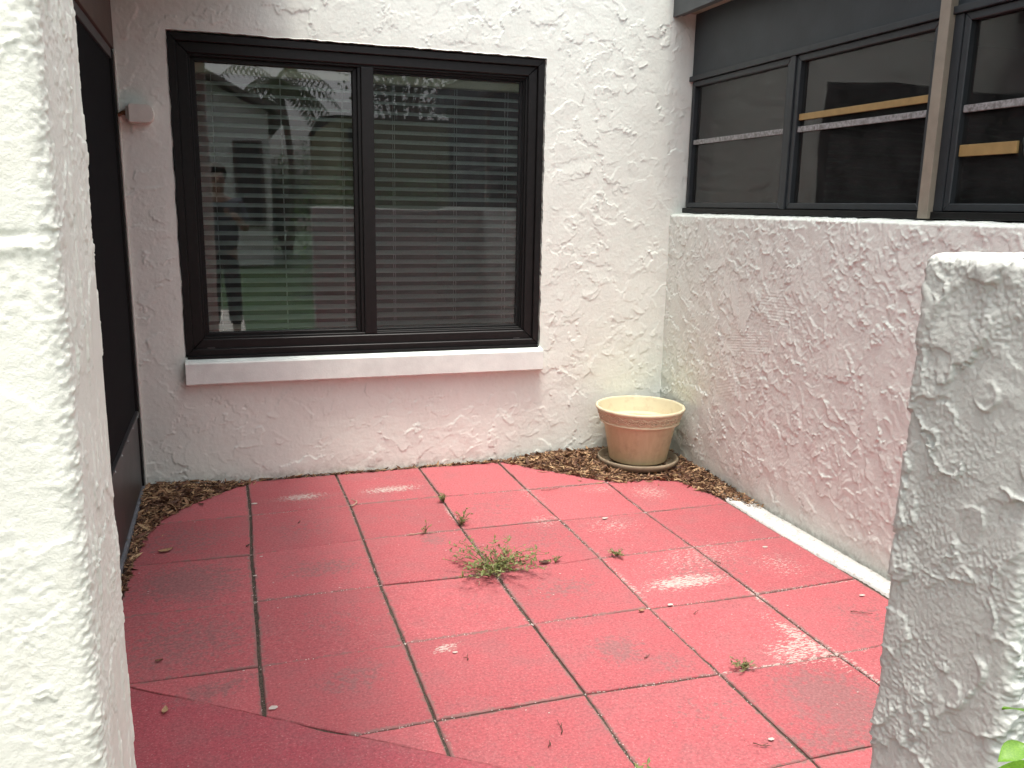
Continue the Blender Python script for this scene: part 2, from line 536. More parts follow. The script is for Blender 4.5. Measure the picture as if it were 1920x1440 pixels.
def ring_frame(name, plane, a0, a1, b0, b1, w, d0, d1, mat, parent, bev=0.003, **kw):
    """mitred rectangular frame. plane 'y': a = x, b = z, d = y ; plane 'x': a = y, b = z, d = x"""
    bm = bmesh.new()
    o = [(a0, b0), (a1, b0), (a1, b1), (a0, b1)]
    i = [(a0 + w, b0 + w), (a1 - w, b0 + w), (a1 - w, b1 - w), (a0 + w, b1 - w)]
    def P(ab, d):
        return Vector((ab[0], d, ab[1])) if plane == 'y' else Vector((d, ab[0], ab[1]))
    for k in range(4):
        n = (k + 1) % 4
        q = [o[k], o[n], i[n], i[k]]
        # tiny gap at the mitre keeps the corner joint readable
        vs1 = [bm.verts.new(P(p, d0)) for p in q]
        vs2 = [bm.verts.new(P(p, d1)) for p in q]
        bm.faces.new(vs1)
        bm.faces.new(list(reversed(vs2)))
        for j in range(4):
            jj = (j + 1) % 4
            bm.faces.new([vs1[j], vs2[j], vs2[jj], vs1[jj]])
    bmesh.ops.recalc_face_normals(bm, faces=bm.faces)
    if bev:
        bmesh.ops.bevel(bm, geom=list(bm.edges), offset=bev, segments=1, affect='EDGES')
    return from_bm(name, bm, mat, parent, **kw)

def tube_pts(bm, pts, radii, seg=6, cap=True):
    pts = [Vector(p) for p in pts]
    if not isinstance(radii, (list, tuple)):
        radii = [radii] * len(pts)
    rings = []
    for i, p in enumerate(pts):
        a = pts[max(0, i - 1)]; b = pts[min(len(pts) - 1, i + 1)]
        d = (b - a)
        d = d.normalized() if d.length > 1e-9 else Vector((0, 0, 1))
        ref = Vector((0, 0, 1)) if abs(d.z) < 0.9 else Vector((1, 0, 0))
        u = d.cross(ref).normalized(); w = d.cross(u).normalized()
        rings.append([bm.verts.new(p + (u * math.cos(2 * math.pi * k / seg) + w * math.sin(2 * math.pi * k / seg)) * radii[i]) for k in range(seg)])
    for r0, r1 in zip(rings, rings[1:]):
        for k in range(seg):
            bm.faces.new([r0[k], r0[(k + 1) % seg], r1[(k + 1) % seg], r1[k]])
    if cap:
        bm.faces.new(list(reversed(rings[0])))
        bm.faces.new(rings[-1])

def lathe(bm, prof, seg=96, closed=False):
    rings = []
    for r, z in prof:
        rings.append([bm.verts.new((r * math.cos(2 * math.pi * k / seg), r * math.sin(2 * math.pi * k / seg), z)) for k in range(seg)])
    for r0, r1 in zip(rings, rings[1:]):
        for k in range(seg):
            bm.faces.new([r0[k], r0[(k + 1) % seg], r1[(k + 1) % seg], r1[k]])
    bm.faces.new(list(reversed(rings[0])))
    bm.faces.new(rings[-1])

# ------------------------------------------------------------------ height fields for trowelled stucco
def vnoise(shape, cell, rng):
    h, w = shape
    gh, gw = int(h / cell) + 3, int(w / cell) + 3
    g = rng.random((gh, gw)) * 2 - 1
    yy = np.arange(h) / cell; xx = np.arange(w) / cell
    y0 = yy.astype(int); x0 = xx.astype(int)
    fy = yy - y0; fx = xx - x0
    fy = fy * fy * (3 - 2 * fy); fx = fx * fx * (3 - 2 * fx)
    a = g[np.ix_(y0, x0)]; b = g[np.ix_(y0, x0 + 1)]; c = g[np.ix_(y0 + 1, x0)]; d = g[np.ix_(y0 + 1, x0 + 1)]
    fx = fx[None, :]; fy = fy[:, None]
    return (a * (1 - fx) + b * fx) * (1 - fy) + (c * (1 - fx) + d * fx) * fy

def fbm(shape, cell, rng, octv=4, gain=0.55):
    out = np.zeros(shape); amp = 1.0; tot = 0
    for _ in range(octv):
        out += vnoise(shape, max(cell, 1.01), rng) * amp
        tot += amp
        amp *= gain; cell *= 0.5
        if cell < 1.2: break
    return out / tot

def trowel(shape, res, n, size, elong, ang, angvar, ridge, rw, seed, gate=0.0, flat=0.85, warp=0.45, tilt=0.012, lean=None):
    """overlapping trowel passes: each flattens a ragged patch and leaves broken lips along part of its edge"""
    rng = np.random.default_rng(seed)
    h, w = shape
    H = fbm(shape, 0.05 / res, rng, 5) * 0.0012
    big = (h + 400, w + 400)
    W1 = fbm(big, 0.045 / res, rng, 5, 0.6)
    G1 = fbm(big, 0.03 / res, rng, 4, 0.6)
    for _ in range(n):
        a = rng.uniform(*size) ; b = a / rng.uniform(*elong)
        th = ang + rng.normal() * angvar
        cx, cy = rng.uniform(0, w * res), rng.uniform(0, h * res)
        R_ = a * 1.5
        x0, x1 = max(0, int((cx - R_) / res)), min(w, int((cx + R_) / res) + 1)
        y0, y1 = max(0, int((cy - R_) / res)), min(h, int((cy + R_) / res) + 1)
        if x1 - x0 < 4 or y1 - y0 < 4: continue
        X = (np.arange(x0, x1) * res - cx)[None, :]; Y = (np.arange(y0, y1) * res - cy)[:, None]
        u = X * math.cos(th) + Y * math.sin(th); v = -X * math.sin(th) + Y * math.cos(th)
        ox, oy = rng.integers(0, 400), rng.integers(0, 400)
        nz = W1[y0 + oy:y1 + oy, x0 + ox:x1 + ox]
        gz = G1[y0 + oy:y1 + oy, x0 + ox:x1 + ox]
        q = np.sqrt((u / a) ** 2 + (v / b) ** 2) + nz * warp
        d = (1 - q) * b
        mk = np.clip(d / (1.3 * res + 0.0008) + 0.5, 0, 1)
        Hs = H[y0:y1, x0:x1]
        lvl = Hs.mean() * 0.45 + u * rng.normal() * tilt * 0.3 + v * rng.normal() * tilt
        da = rng.uniform(0, 6.28) if lean is None else lean + rng.normal() * 0.8
        # plaster dragged on: thick with a torn lip on one side, feathered out on the other
        along = (u / a) * math.cos(da) + (v / b) * math.sin(da)
        thick = ridge * rng.uniform(0.25, 0.75) * np.clip(along * 0.8 + 0.35, 0, 1)
        k = mk * flat * np.clip(1.15 - 0.5 * np.clip(-along, 0, 1), 0, 1)
        Hn = Hs * (1 - k) + lvl * k + thick * mk
        side = np.clip((np.cos(np.arctan2(v / b, u / a) - da) + 0.25) / 1.0, 0, 1)
        g = np.clip(gz * 2.2 + gate + 0.45, 0, 1)
        wv = rw * rng.uniform(0.6, 1.2)
        rid = np.exp(-((d - wv * 0.4) / wv) ** 2) * side * g * ridge * rng.uniform(0.3, 1.0)
        H[y0:y1, x0:x1] = Hn + rid
    return H

def combed(H, res, cx, cy, rx, ry, th, period, amp):
    h, w = H.shape
    X = (np.arange(w) * res - cx)[None, :]; Y = (np.arange(h) * res - cy)[:, None]
    u = X * math.cos(th) + Y * math.sin(th); v = -X * math.sin(th) + Y * math.cos(th)
    m_ = np.clip(1.3 - np.sqrt((u / rx) ** 2 + (v / ry) ** 2), 0, 0.4) / 0.4
    H += m_ * amp * np.sin(v * 2 * math.pi / period + np.sin(u * 9) * 0.6)

def grid_quads(nu, nv, off=0):
    i = np.arange(nu - 1)[None, :]; j = np.arange(nv - 1)[:, None]
    a = j * nu + i
    return (np.stack([a, a + 1, a + nu + 1, a + nu], -1).reshape(-1, 4) + off)

def path_grid(path, zs, H=None, top=None):
    """sweep a plan path (list of (x,y,nx,ny)) up through heights zs, displaced outwards by H"""
    P = np.array(path)
    nu, nv = len(P), len(zs)
    V = np.zeros((nv, nu, 3))
    h = H if H is not None else np.zeros((nv, nu))
    V[..., 0] = P[None, :, 0] + P[None, :, 2] * h
    V[..., 1] = P[None, :, 1] + P[None, :, 3] * h
    V[..., 2] = np.asarray(zs)[:, None]
    return V

def round_path(pts, res, r):
    """plan polyline resampled at res with rounded corners; outward normal on the left of travel turned by -90 deg (right-hand side)"""
    out = []
    pts = [np.array(p, float) for p in pts]
    segs = []
    cur = pts[0]
    for i in range(1, len(pts)):
        a, b = pts[i - 1], pts[i]
        d = (b - a) / np.linalg.norm(b - a)
        e = b.copy()
        st = cur
        if i < len(pts) - 1:
            e = b - d * r
        L_ = np.linalg.norm(e - st)
        k = max(1, int(round(L_ / res)))
        n = np.array([d[1], -d[0]])
        for j in range(k):
            q = st + (e - st) * j / k
            out.append((q[0], q[1], n[0], n[1]))
        if i < len(pts) - 1:
            d2 = (pts[i + 1] - b) / np.linalg.norm(pts[i + 1] - b)
            n2 = np.array([d2[1], -d2[0]])
            e2 = b + d2 * r
            c = e - n * r if abs(np.dot(e - n * r - (e2 - n2 * r), [1, 1])) < 1e-6 else e + n * r
            sgn = 1 if np.allclose(c, e - n * r) else -1
            k = max(2, int(round(r * 1.57 / res)))
            for j in range(k):
                t_ = j / k * math.pi / 2
                nn = n * math.cos(t_) + n2 * math.sin(t_)
                q = c + sgn * nn * r
                out.append((q[0], q[1], nn[0], nn[1]))
            cur = e2
        else:
            out.append((e[0], e[1], n[0], n[1]))
    return out

# ================================================================== SETTING: ground, walk, paving
def sheet(name, pts, z, mat, **kw):
    me = bpy.data.meshes.new(name)
    me.from_pydata([(x, y, z) for x, y in pts], [], [list(range(len(pts)))])
    return from_me(name, me, mat, **kw)

ground = sheet('ground', [(-60, -80), (60, -80), (60, 40), (-60, 40)], -0.09, 'soil', kind='structure')
ground['label'] = 'bare soil ground under everything'

# ---- paving: junctions of the joints, slightly irregular as laid
S = 0.45
GX = [-2.827, -2.364, -1.914, -1.464, -1.014, -0.567, -0.118]
GY = [-0.010, -0.513, -0.963, -1.413, -1.863, -2.313, -2.763, -3.213, -3.60]
DEV = {(1, 1): (.006, -.009), (2, 1): (.010, .012), (3, 1): (.002, .016), (1, 2): (-.004, -.017), (2, 2): (.007, .022), (3, 2): (-.006, .015), (4, 2): (.007, .007),
       (5, 2): (-.013, -.011), (1, 3): (-.003, -.004), (2, 3): (.001, .006), (3, 3): (0, -.013), (4, 3): (.009, .014), (5, 3): (-.004, .008), (1, 4): (-.004, -.014),
       (2, 4): (.004, .001), (3, 4): (0, .007), (4, 4): (-.005, .001), (5, 4): (-.010, -.015), (2, 5): (.001, .006), (3, 5): (.006, .008), (4, 5): (.003, -.009),
       (5, 5): (-.014, -.018), (4, 6): (.006, .008)}
GAPX = [.004, .0055, .0042, .0040, .0036, .0024, .0024]
GAPY = [.003, .0028, .0026, .0028, .0026, .0028, .0028, .003, .003]
def junction(i, j):
    d = DEV.get((i, j), (0, 0))
    return Vector((GX[i] + d[0], GY[j] + d[1]))
# diagonal edge of the poured slab in front
E0, E1 = Vector((-2.726, -1.894)), Vector((-1.792, -2.558))
ED = (E1 - E0).normalized()
EN = Vector((-ED.y, ED.x))          # towards the pavers (+x,+y side)
if EN.y < 0: EN = -EN
def clip(poly, p, n):
    out = []
    for a, b in zip(poly, poly[1:] + poly[:1]):
        da, db = (a - p).dot(n), (b - p).dot(n)
        if da >= 0: out.append(a)
        if da * db < 0: out.append(a + (b - a) * (da / (da - db)))
    return out

paving = sheet('patio_paving', [(-2.90, 0.06), (0.06, 0.06), (0.06, -3.70), (-2.90, -3.70)], -0.0065, 'soil', kind='structure')
paving['label'] = 'dark gritty sand in the joints of the red patio paving'
prng = random.Random(3)
def paver(poly):
    # ragged outline
    pts = []
    nP = len(poly)
    for k in range(nP):
        a, b = poly[k], poly[(k + 1) % nP]
        L_ = (b - a).length
        n_ = max(2, int(L_ / 0.03))
        t = (b - a).normalized(); nn = Vector((-t.y, t.x))
        for s_ in range(n_):
            off = prng.gauss(0, 0.0011) if s_ else 0.0
            if prng.random() < 0.05: off += 0.0025          # chipped arris
            pts.append(a + (b - a) * (s_ / n_) + nn * max(-0.001, off))
    c = sum(pts, Vector((0, 0))) / len(pts)
    dz = prng.gauss(0, 0.0012); tx, ty = prng.gauss(0, 0.003), prng.gauss(0, 0.003)
    def zt(p): return dz + (p.x - c.x) * tx + (p.y - c.y) * ty
    vv, ff = [], []
    n_ = len(pts)
    for p in pts: vv.append((p.x - c.x, p.y - c.y, -0.04))
    for p in pts: vv.append((p.x - c.x, p.y - c.y, zt(p) - 0.003))
    for p in pts:
        d = (c - p).normalized()
        q = p + d * 0.0035
        vv.append((q.x - c.x, q.y - c.y, zt(q)))
    for k in range(n_):
        kk = (k + 1) % n_
        ff.append((k, kk, n_ + kk, n_ + k))
        ff.append((n_ + k, n_ + kk, 2 * n_ + kk, 2 * n_ + k))
    ff.append(tuple(2 * n_ + k for k in range(n_)))
    me = bpy.data.meshes.new('paver')
    me.from_pydata(vv, [], ff)
    mn = 'paver_red_%d' % len(paving.children)
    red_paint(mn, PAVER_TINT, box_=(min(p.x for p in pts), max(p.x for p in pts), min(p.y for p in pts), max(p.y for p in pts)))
    o = from_me('paver', me, mn, paving)
    o.location = (c.x, c.y, 0)
for i in range(6):
    for j in range(8):
        gl_, gr_, gt, gb = GAPX[i], GAPX[i + 1], GAPY[j], GAPY[j + 1]
        q = [junction(i, j + 1) + Vector((gl_, gb)), junction(i + 1, j + 1) + Vector((-gr_, gb)),
             junction(i + 1, j) + Vector((-gr_, -gt)), junction(i, j) + Vector((gl_, -gt))]
        q = clip(q, E0 + EN * 0.003, EN)
        if len(q) < 3: continue
        ar = abs(sum(a.x * b.y - b.x * a.y for a, b in zip(q, q[1:] + q[:1]))) / 2
        if ar < 0.002: continue
        paver(q)

# poured slab across the gateway, its ragged edge running diagonally
def slab():
    rng = np.random.default_rng(5)
    far = E0 + ED * 3.2
    edge = []
    st = E0 - ED * 0.2
    n_ = 150
    L_ = (far - st).length
    w_ = 0
    for k in range(n_ + 1):
        w_ = w_ * 0.8 + rng.normal() * 0.0012
        p = st + (far - st) * (k / n_) - EN * (0.001 + max(0.0, 0.0045 * math.sin(k * 0.21) + 0.003 * math.sin(k * 0.53 + 1)) + abs(w_))
        edge.append(p)
    poly = edge + [Vector((far.x, -4.3)), Vector((-2.9, -4.3)), Vector((-2.9, -1.9))]
    poly = [p for p in poly if p.x < -0.9 and p.x > -2.95] 
    bm = bmesh.new()
    top = [bm.verts.new((p.x, p.y, 0.0012)) for p in poly]
    bot = [bm.verts.new((p.x, p.y, -0.05)) for p in poly]
    f = bm.faces.new(top)
    n_ = len(poly)
    for k in range(n_):
        kk = (k + 1) % n_
        bm.faces.new([top[k], bot[k], bot[kk], top[kk]])
    bmesh.ops.recalc_face_normals(bm, faces=bm.faces)
    from_bm('patio_slab', bm, 'slab_red', kind='structure', label='dark red painted concrete slab with a diagonal edge at the gateway')
slab()
sheet('walkway', [(-3.5, -7.5), (-2.25, -7.5), (-2.25, -4.31), (-3.5, -4.31)], -0.012, 'concrete', kind='structure', label='grey concrete path outside the patio gateway')
sheet('lawn', [(-30, -40), (30, -40), (30, -4.305), (-30, -4.305)], -0.03, 'grass', kind='structure', label='green lawn beyond the patio')
sheet('planting_bed', [(-0.98, -4.30), (30, -4.30), (30, -3.80), (-0.98, -3.80)], -0.05, 'soil', kind='structure', label='soil bed outside the low wall')

# white painted footing strip beside the knee wall
def strip():
    rng = np.random.default_rng(9)
    n_ = 260
    ys = np.linspace(-0.55, -3.58, n_)
    V = []; Q = []
    wob = np.cumsum(rng.normal(0, 0.0016, n_)); wob -= np.linspace(0, wob[-1], n_)
    wob2 = np.cumsum(rng.normal(0, 0.0012, n_)); wob2 -= np.linspace(0, wob2[-1], n_)
    for k in range(n_):
        xa = -0.110 + wob[k] * 0.9 + rng.normal() * 0.0012
        xb = -0.016 + wob2[k] * 0.7
        za, zb = 0.002, 0.012
        V += [(xa, ys[k], -0.03), (xa + 0.002, ys[k], za), (xa + 0.012, ys[k], za + 0.006 + rng.normal() * .0008), ((xa + xb) / 2, ys[k], 0.009 + rng.normal() * .0008), (xb - 0.006, ys[k], zb + rng.normal() * .001), (xb, ys[k], -0.03)]
    for k in range(n_ - 1):
        for m_ in range(5):
            a = k * 6 + m_
            Q.append((a, a + 1, a + 7, a + 6))
    me = np_mesh('footing_strip', V, Q)
    from_me('footing_strip', me, 'strip_white', smooth=True, label='narrow white painted concrete strip along the foot of the rough side wall', cat='footing')
strip()

# ================================================================== HOUSE
house = empty('house', (0, 0, 0), 'cream stucco house wrapping the patio, with a black back window, side windows and screen door', 'house')

WX0, WX1, WZ0, WZ1 = -2.620, -0.775, 0.640, 2.165     # back window opening
def back_wall():
    res = 0.0045
    x0, x1, z0, z1 = -2.90, 0.125, -0.03, 2.62
    nu, nv = int((x1 - x0) / res) + 1, int((z1 - z0) / res) + 1
    H = trowel((nv, nu), res, 700, (0.06, 0.19), (1.0, 2.2), 0.3, 1.2, 0.0046, 0.0032, 21, gate=-0.05, warp=0.6)
    rng = np.random.default_rng(4)
    # rougher float marks low down on the right, smoother at far left
    extra = trowel((nv, nu), res, 1100, (0.02, 0.08), (1.0, 2.5), 0.8, 1.0, 0.0050, 0.0028, 22, gate=-0.02, warp=0.7)
    xx = np.linspace(x0, x1, nu)[None, :]; zz = np.linspace(z0, z1, nv)[:, None]
    wgt = np.clip(fbm((nv, nu), 60, rng, 3) * 1.6 + 0.15 + 0.35 * (xx > -0.8), 0, 1)
    H = H * (1 - 0.5 * wgt) + extra * wgt * 0.8
    H += fbm((nv, nu), 2.4, rng, 1) * 0.00035
    V = np.zeros((nv, nu, 3))
    V[..., 0] = xx; V[..., 2] = zz
    i0, i1 = int(round((WX0 - x0) / res)), int(round((WX1 - x0) / res))
    j0, j1 = int(round((WZ0 - z0) / res)), int(round((WZ1 - z0) / res))
    # smooth band round the opening where the reveal was floated, wobbly arris
    dx = np.maximum(np.maximum(WX0 - xx, xx - WX1), 0); dz = np.maximum(np.maximum(WZ0 - zz, zz - WZ1), 0)
    dist = np.sqrt(dx ** 2 + dz ** 2)
    sm = np.clip(dist / 0.05, 0.25, 1)
    H = H * sm
    V[..., 1] = -H
    wob = fbm((nv, nu), 9, rng, 3) * 0.006
    near = np.clip(1 - dist / 0.02, 0, 1)
    V[..., 0] += wob * near
    V[..., 2] += wob.T[:nv, :nu].copy() * near if wob.T.shape == (nv, nu) else fbm((nv, nu), 9, rng, 3) * 0.006 * near
    q = grid_quads(nu, nv).reshape(nv - 1, nu - 1, 4)
    keep = np.ones((nv - 1, nu - 1), bool)
    keep[j0:j1, i0:i1] = False
    quads = q[keep]
    quads = quads[:, ::1]
    verts = V.reshape(-1, 3)
    # reveal: run the opening's edge back into the wall
    idx = []
    for i in range(i0, i1): idx.append(j0 * nu + i)
    for j in range(j0, j1): idx.append(j * nu + i1)
    for i in range(i1, i0, -1): idx.append(j1 * nu + i)
    for j in range(j1, j0, -1): idx.append(j * nu + i0)
    idx = np.array(idx)
    rv = verts[idx]
    allv = [verts]; allq = [quads]
    n = len(idx); base = len(verts)
    prev = idx
    for k, dep in enumerate((0.012, 0.05, 0.12)):
        vv = rv.copy(); vv[:, 1] = dep
        vv[:, 0] += rng.normal(0, 0.0006, n); vv[:, 2] += rng.normal(0, 0.0006, n)
        allv.append(vv)
        cur = base + np.arange(n)
        allq.append(np.stack([prev, cur, np.roll(cur, -1), np.roll(prev, -1)], -1))
        prev = cur; base += n
    me = np_mesh('wall', np.concatenate(allv), np.concatenate(allq))
    from_me('wall', me, 'stucco_cream', house, smooth=True, label='cream trowelled stucco back wall around the black window')
    # upper part and backing, out of sight line
    bm = bmesh.new()
    box(bm, -6.0, 3.0, 0.002, 0.20, 2.622, 3.05)
    box(bm, -6.0, -2.86, 0.13, 0.20, -0.05, 2.62)
    from_bm('upper_wall', bm, 'stucco_cream', house)
back_wall()

def knee_wall():
    res = 0.0042
    y0, y1 = 0.0, -2.62
    z0, z1 = -0.03, 1.372
    nu, nv = int((y0 - y1) / res) + 1, int((z1 - z0) / res) + 1
    rng = np.random.default_rng(12)
    A = trowel((nv, nu), res, 800, (0.04, 0.17), (1.2, 3.2), -0.95, 0.55, 0.0066, 0.0028, 31, gate=0.10, warp=0.8)
    B = trowel((nv, nu), res, 2200, (0.012, 0.05), (1.2, 3.5), -0.95, 0.7, 0.0060, 0.0024, 32, gate=0.05, warp=0.8)
    wgt = np.clip(fbm((nv, nu), 70, rng, 3) * 2.2 + 0.5, 0, 1)
    H = A * (1 - 0.35 * wgt) + B * wgt * 0.8
    # scratched sweeps of the comb
    for (cx, cy, rx, ry, th, per, am) in [(1.05, .98, .13, .08, .05, .014, .0006), (0.85, .80, .16, .06, .15, .013, .0007), (0.8, .60, .2, .07, .3, .015, .0004)]:
        combed(H, res, cx, cy, rx, ry, th, per, am)
    H += fbm((nv, nu), 2.3, rng, 1) * 0.0009 * np.clip(fbm((nv, nu), 30, rng, 3) * 2 + 0.6, 0.15, 1.2)
    zz = np.linspace(z0, z1, nv)[:, None]
    H = H * np.clip((zz - 0.0) / 0.12, 0.35, 1.0)
    V = np.zeros((nv, nu, 3))
    V[..., 0] = -H
    V[..., 1] = np.linspace(y0, y1, nu)[None, :]
    V[..., 2] = zz
    V[-1, :, 2] += fbm((8, nu), 6, rng, 3)[0] * 0.004
    verts = [V.reshape(-1, 3)]; quads = [grid_quads(nu, nv)[:, ::1]]
    # top ledge, running back to the window frame
    last = (nv - 1) * nu + np.arange(nu); base = nv * nu
    tv = V[-1]
    for k, (xx_, dz) in enumerate(((0.006, 0.006), (0.03, 0.011), (0.10, 0.017))):
        vv = tv.copy(); vv[:, 0] = xx_ + (rng.normal(0, 0.0007, nu) if k < 2 else 0); vv[:, 2] = tv[:, 2] + dz + rng.normal(0, 0.0006, nu)
        verts.append(vv)
        cur = base + np.arange(nu)
        quads.append(np.stack([last[:-1], last[1:], cur[1:], cur[:-1]], -1))
        last = cur; base += nu
    # plain far stretch behind the gate wall
    r2 = 0.009
    n2u, n2v = int(1.0 / r2), int((z1 - z0) / r2) + 1
    H2 = trowel((n2v, n2u), r2, 300, (0.04, 0.17), (1.2, 3.2), -0.95, 0.55, 0.0055, 0.006, 33, gate=0.1, warp=0.8)
    V2 = np.zeros((n2v, n2u, 3))
    V2[..., 0] = -H2; V2[..., 1] = np.linspace(-2.615, -3.6, n2u)[None, :]; V2[..., 2] = np.linspace(z0, z1 + 0.004, n2v)[:, None]
    verts.append(V2.reshape(-1, 3)); quads.append(grid_quads(n2u, n2v) + base); base += n2u * n2v
    verts.append(np.array([(-0.001, -2.61, 1.374), (-0.001, -5.4, 1.374), (0.10, -5.4, 1.391), (0.10, -2.61, 1.391), (0, -3.59, -.03), (0, -5.4, -.03), (0, -5.4, 1.375), (0, -3.59, 1.375)], float))
    quads.append(np.array([[0, 1, 2, 3], [4, 5, 6, 7]]) + base)
    me = np_mesh('wall', np.concatenate(verts), np.concatenate(quads))
    from_me('wall', me, 'stucco_side', house, smooth=True, label='rough heavily ridged stucco knee wall below the side windows')
knee_wall()

# roofs and eaves --------------------------------------------------
EL_X = -2.15
bm = bmesh.new()
box(bm, -6.0, EL_X, -3.66, 0.0, 2.62, 2.66, 0)
from_bm('soffit', bm, 'soffit_brown', house, label='dark brown soffit over the screen door')
obox('fascia', (EL_X - 0.0, EL_X + 0.03, -3.69, 0.0, 2.585, 2.80), 'soffit_brown', house, 0.003)
bm = bmesh.new()
v_ = [bm.verts.new(p) for p in [(EL_X + .05, -3.72, 2.802), (EL_X + .05, 0.3, 2.802), (-6, 0.3, 4.2), (-6, -3.72, 4.2)]]
bm.faces.new(v_)
from_bm('roof', bm, 'roof_shingle', house)
# header beam over the door
obox('header_beam', (-2.93, -2.840, -3.55, -0.006, 2.065, 2.618), 'soffit_brown', house, 0.004, label='dark brown timber header above the screen door')
# back eave, high above the window
obox('eave', (-6.0, 3.0, -0.06, 0.25, 3.052, 3.16), 'soffit_tan', house, 0.0)
bm = bmesh.new()
v_ = [bm.verts.new(p) for p in [(-6, -0.09, 3.165), (3, -0.09, 3.165), (3, 5, 5.0), (-6, 5, 5.0)]]
bm.faces.new(v_)
from_bm('roof', bm, 'roof_shingle', house)
# right eave over side windows
obox('fascia', (-0.052, -0.028, -5.40, -0.004, 2.425, 2.66), 'fascia_grey', house, 0.002, label='dark grey fascia board above the side windows')
obox('soffit', (-0.026, 0.30, -5.40, -0.004, 2.452, 2.475), 'soffit_tan', house, 0.0)
obox('soffit_trim', (-0.027, 0.012, -5.40, -0.006, 2.436, 2.451), 'fascia_grey', house, 0.001)
bm = bmesh.new()
v_ = [bm.verts.new(p) for p in [(-0.08, -5.45, 2.665), (4.0, -5.45, 3.9), (4.0, 0.2, 3.9), (-0.08, 0.2, 2.665)]]
bm.faces.new(v_)
from_bm('roof', bm, 'roof_shingle', house)
# rooms behind the glass (closed dark boxes, so the panes look into depth)
def room(x0, x1, y0, y1, z0, z1, open_side, mat):
    bm = bmesh.new()
    P = lambda a, b, c: bm.verts.new((a, b, c))
    vs_ = [P(x0, y0, z0), P(x1, y0, z0), P(x1, y1, z0), P(x0, y1, z0), P(x0, y0, z1), P(x1, y0, z1), P(x1, y1, z1), P(x0, y1, z1)]
    F = {'floor': (0, 1, 2, 3), 'top': (4, 5, 6, 7), 'front': (0, 1, 5, 4), 'back': (3, 2, 6, 7), 'left': (0, 3, 7, 4), 'right': (1, 2, 6, 5)}
    for k, f in F.items():
        if k != open_side:
            bm.faces.new([vs_[i] for i in f])
    from_bm('room', bm, mat, house)
room(-2.85, -0.6, 0.125, 3.2, 0.2, 2.55, 'front', 'room_wall')
room(0.135, 3.2, -5.3, -0.01, 0.4, 2.43, 'left', 'room_dark')

# sill -------------------------------------------------------------
def sill():
    x0, x1 = -2.622, -0.768
    rng = np.random.default_rng(2)
    n = 160
    xs = np.linspace(x0, x1, n)
    prof = [(0.004, 0.521), (-0.046, 0.523), (-0.052, 0.529), (-0.053, 0.628), (-0.049, 0.635), (-0.044, 0.637), (0.075, 0.662)]
    V = []; Q = []
    for k in range(n):
        w1 = 0.0008 * math.sin(k * 0.37)
        for m_, (y, z) in enumerate(prof):
            wz = rng.normal() * 0.0010 if m_ == 1 else 0
            V.append((xs[k], y + w1, z + wz))
    np_ = len(prof)
    for k in range(n - 1):
        for m_ in range(np_ - 1):
            a = k * np_ + m_
            Q.append((a, a + np_, a + np_ + 1, a + 1))
    V += [(x0, y, z) for y, z in prof] + [(x1, y, z) for y, z in prof]
    me = bpy.data.meshes.new('window_sill')
    b = n * np_
    me.from_pydata(V, [], [tuple(q) for q in Q] + [tuple(range(b, b + np_)), tuple(range(b + 2 * np_ - 1, b + np_ - 1, -1))])
    return me

# back window ------------------------------------------------------
win = empty('window', (0, 0, 0), parent=house, label='large black framed two-pane sliding window with a white sill')
me = sill()
from_me('sill', me, 'sill_white', win, label='thick white painted sill')
ring_frame('outer_frame', 'y', WX0 + 0.002, WX1 - 0.003, WZ0 + 0.016, WZ1 - 0.004, 0.034, 0.012, 0.115, 'frame_bronze', win, 0.003)
ring_frame('inner_frame', 'y', WX0 + 0.034, WX1 - 0.035, WZ0 + 0.047, WZ1 - 0.036, 0.050, 0.030, 0.112, 'frame_bronze', win, 0.004)
ring_frame('frame_bead', 'y', WX0 + 0.080, WX1 - 0.082, WZ0 + 0.093, WZ1 - 0.083, 0.014, 0.044, 0.110, 'frame_black', win, 0.002)
obox('drip_rail', (WX0 + 0.01, WX1 - 0.01, -0.012, 0.05, WZ0 + 0.006, WZ0 + 0.018), 'frame_black', win, 0.002)
PX0, PX1, PZ0, PZ1 = -2.528, -0.868, 0.742, 2.070
ring_frame('sash', 'y', PX0, -1.752, PZ0, PZ1, 0.022, 0.066, 0.105, 'frame_black', win, 0.002)
ring_frame('sash', 'y', -1.715, PX1, PZ0, PZ1, 0.022, 0.080, 0.108, 'frame_black', win, 0.002)
obox('meeting_stile', (-1.752, -1.735, 0.050, 0.104, PZ0 + 0.001, PZ1 - 0.001), 'frame_black', win, 0.003)
obox('meeting_stile', (-1.735, -1.672, 0.040, 0.104, PZ0 + 0.001, PZ1 - 0.001), 'frame_bronze', win, 0.004)
ring_frame('screen_frame', 'y', -1.690, PX1 + 0.006, PZ0 - 0.004, PZ1 + 0.004, 0.016, 0.058, 0.068, 'frame_black', win, 0.002)
for (xa, xb, yy) in ((PX0 + 0.018, -1.755, 0.088), (-1.700, PX1 - 0.018, 0.096)):
    me = bpy.data.meshes.new('pane')
    me.from_pydata([(xa, yy, PZ0 + .015), (xb, yy, PZ0 + .015), (xb, yy, PZ1 - .015), (xa, yy, PZ1 - .015)], [], [(0, 1, 2, 3)])
    from_me('pane', me, 'glass', win)
me = bpy.data.meshes.new('insect_screen')
me.from_pydata([(-1.678, 0.0625, PZ0 + .008), (PX1 - .006, 0.0625, PZ0 + .008), (PX1 - .006, 0.0625, PZ1 - .008), (-1.678, 0.0625, PZ1 - .008)], [], [(0, 1, 2, 3)])
from_me('insect_screen', me, 'screen_fine', win)
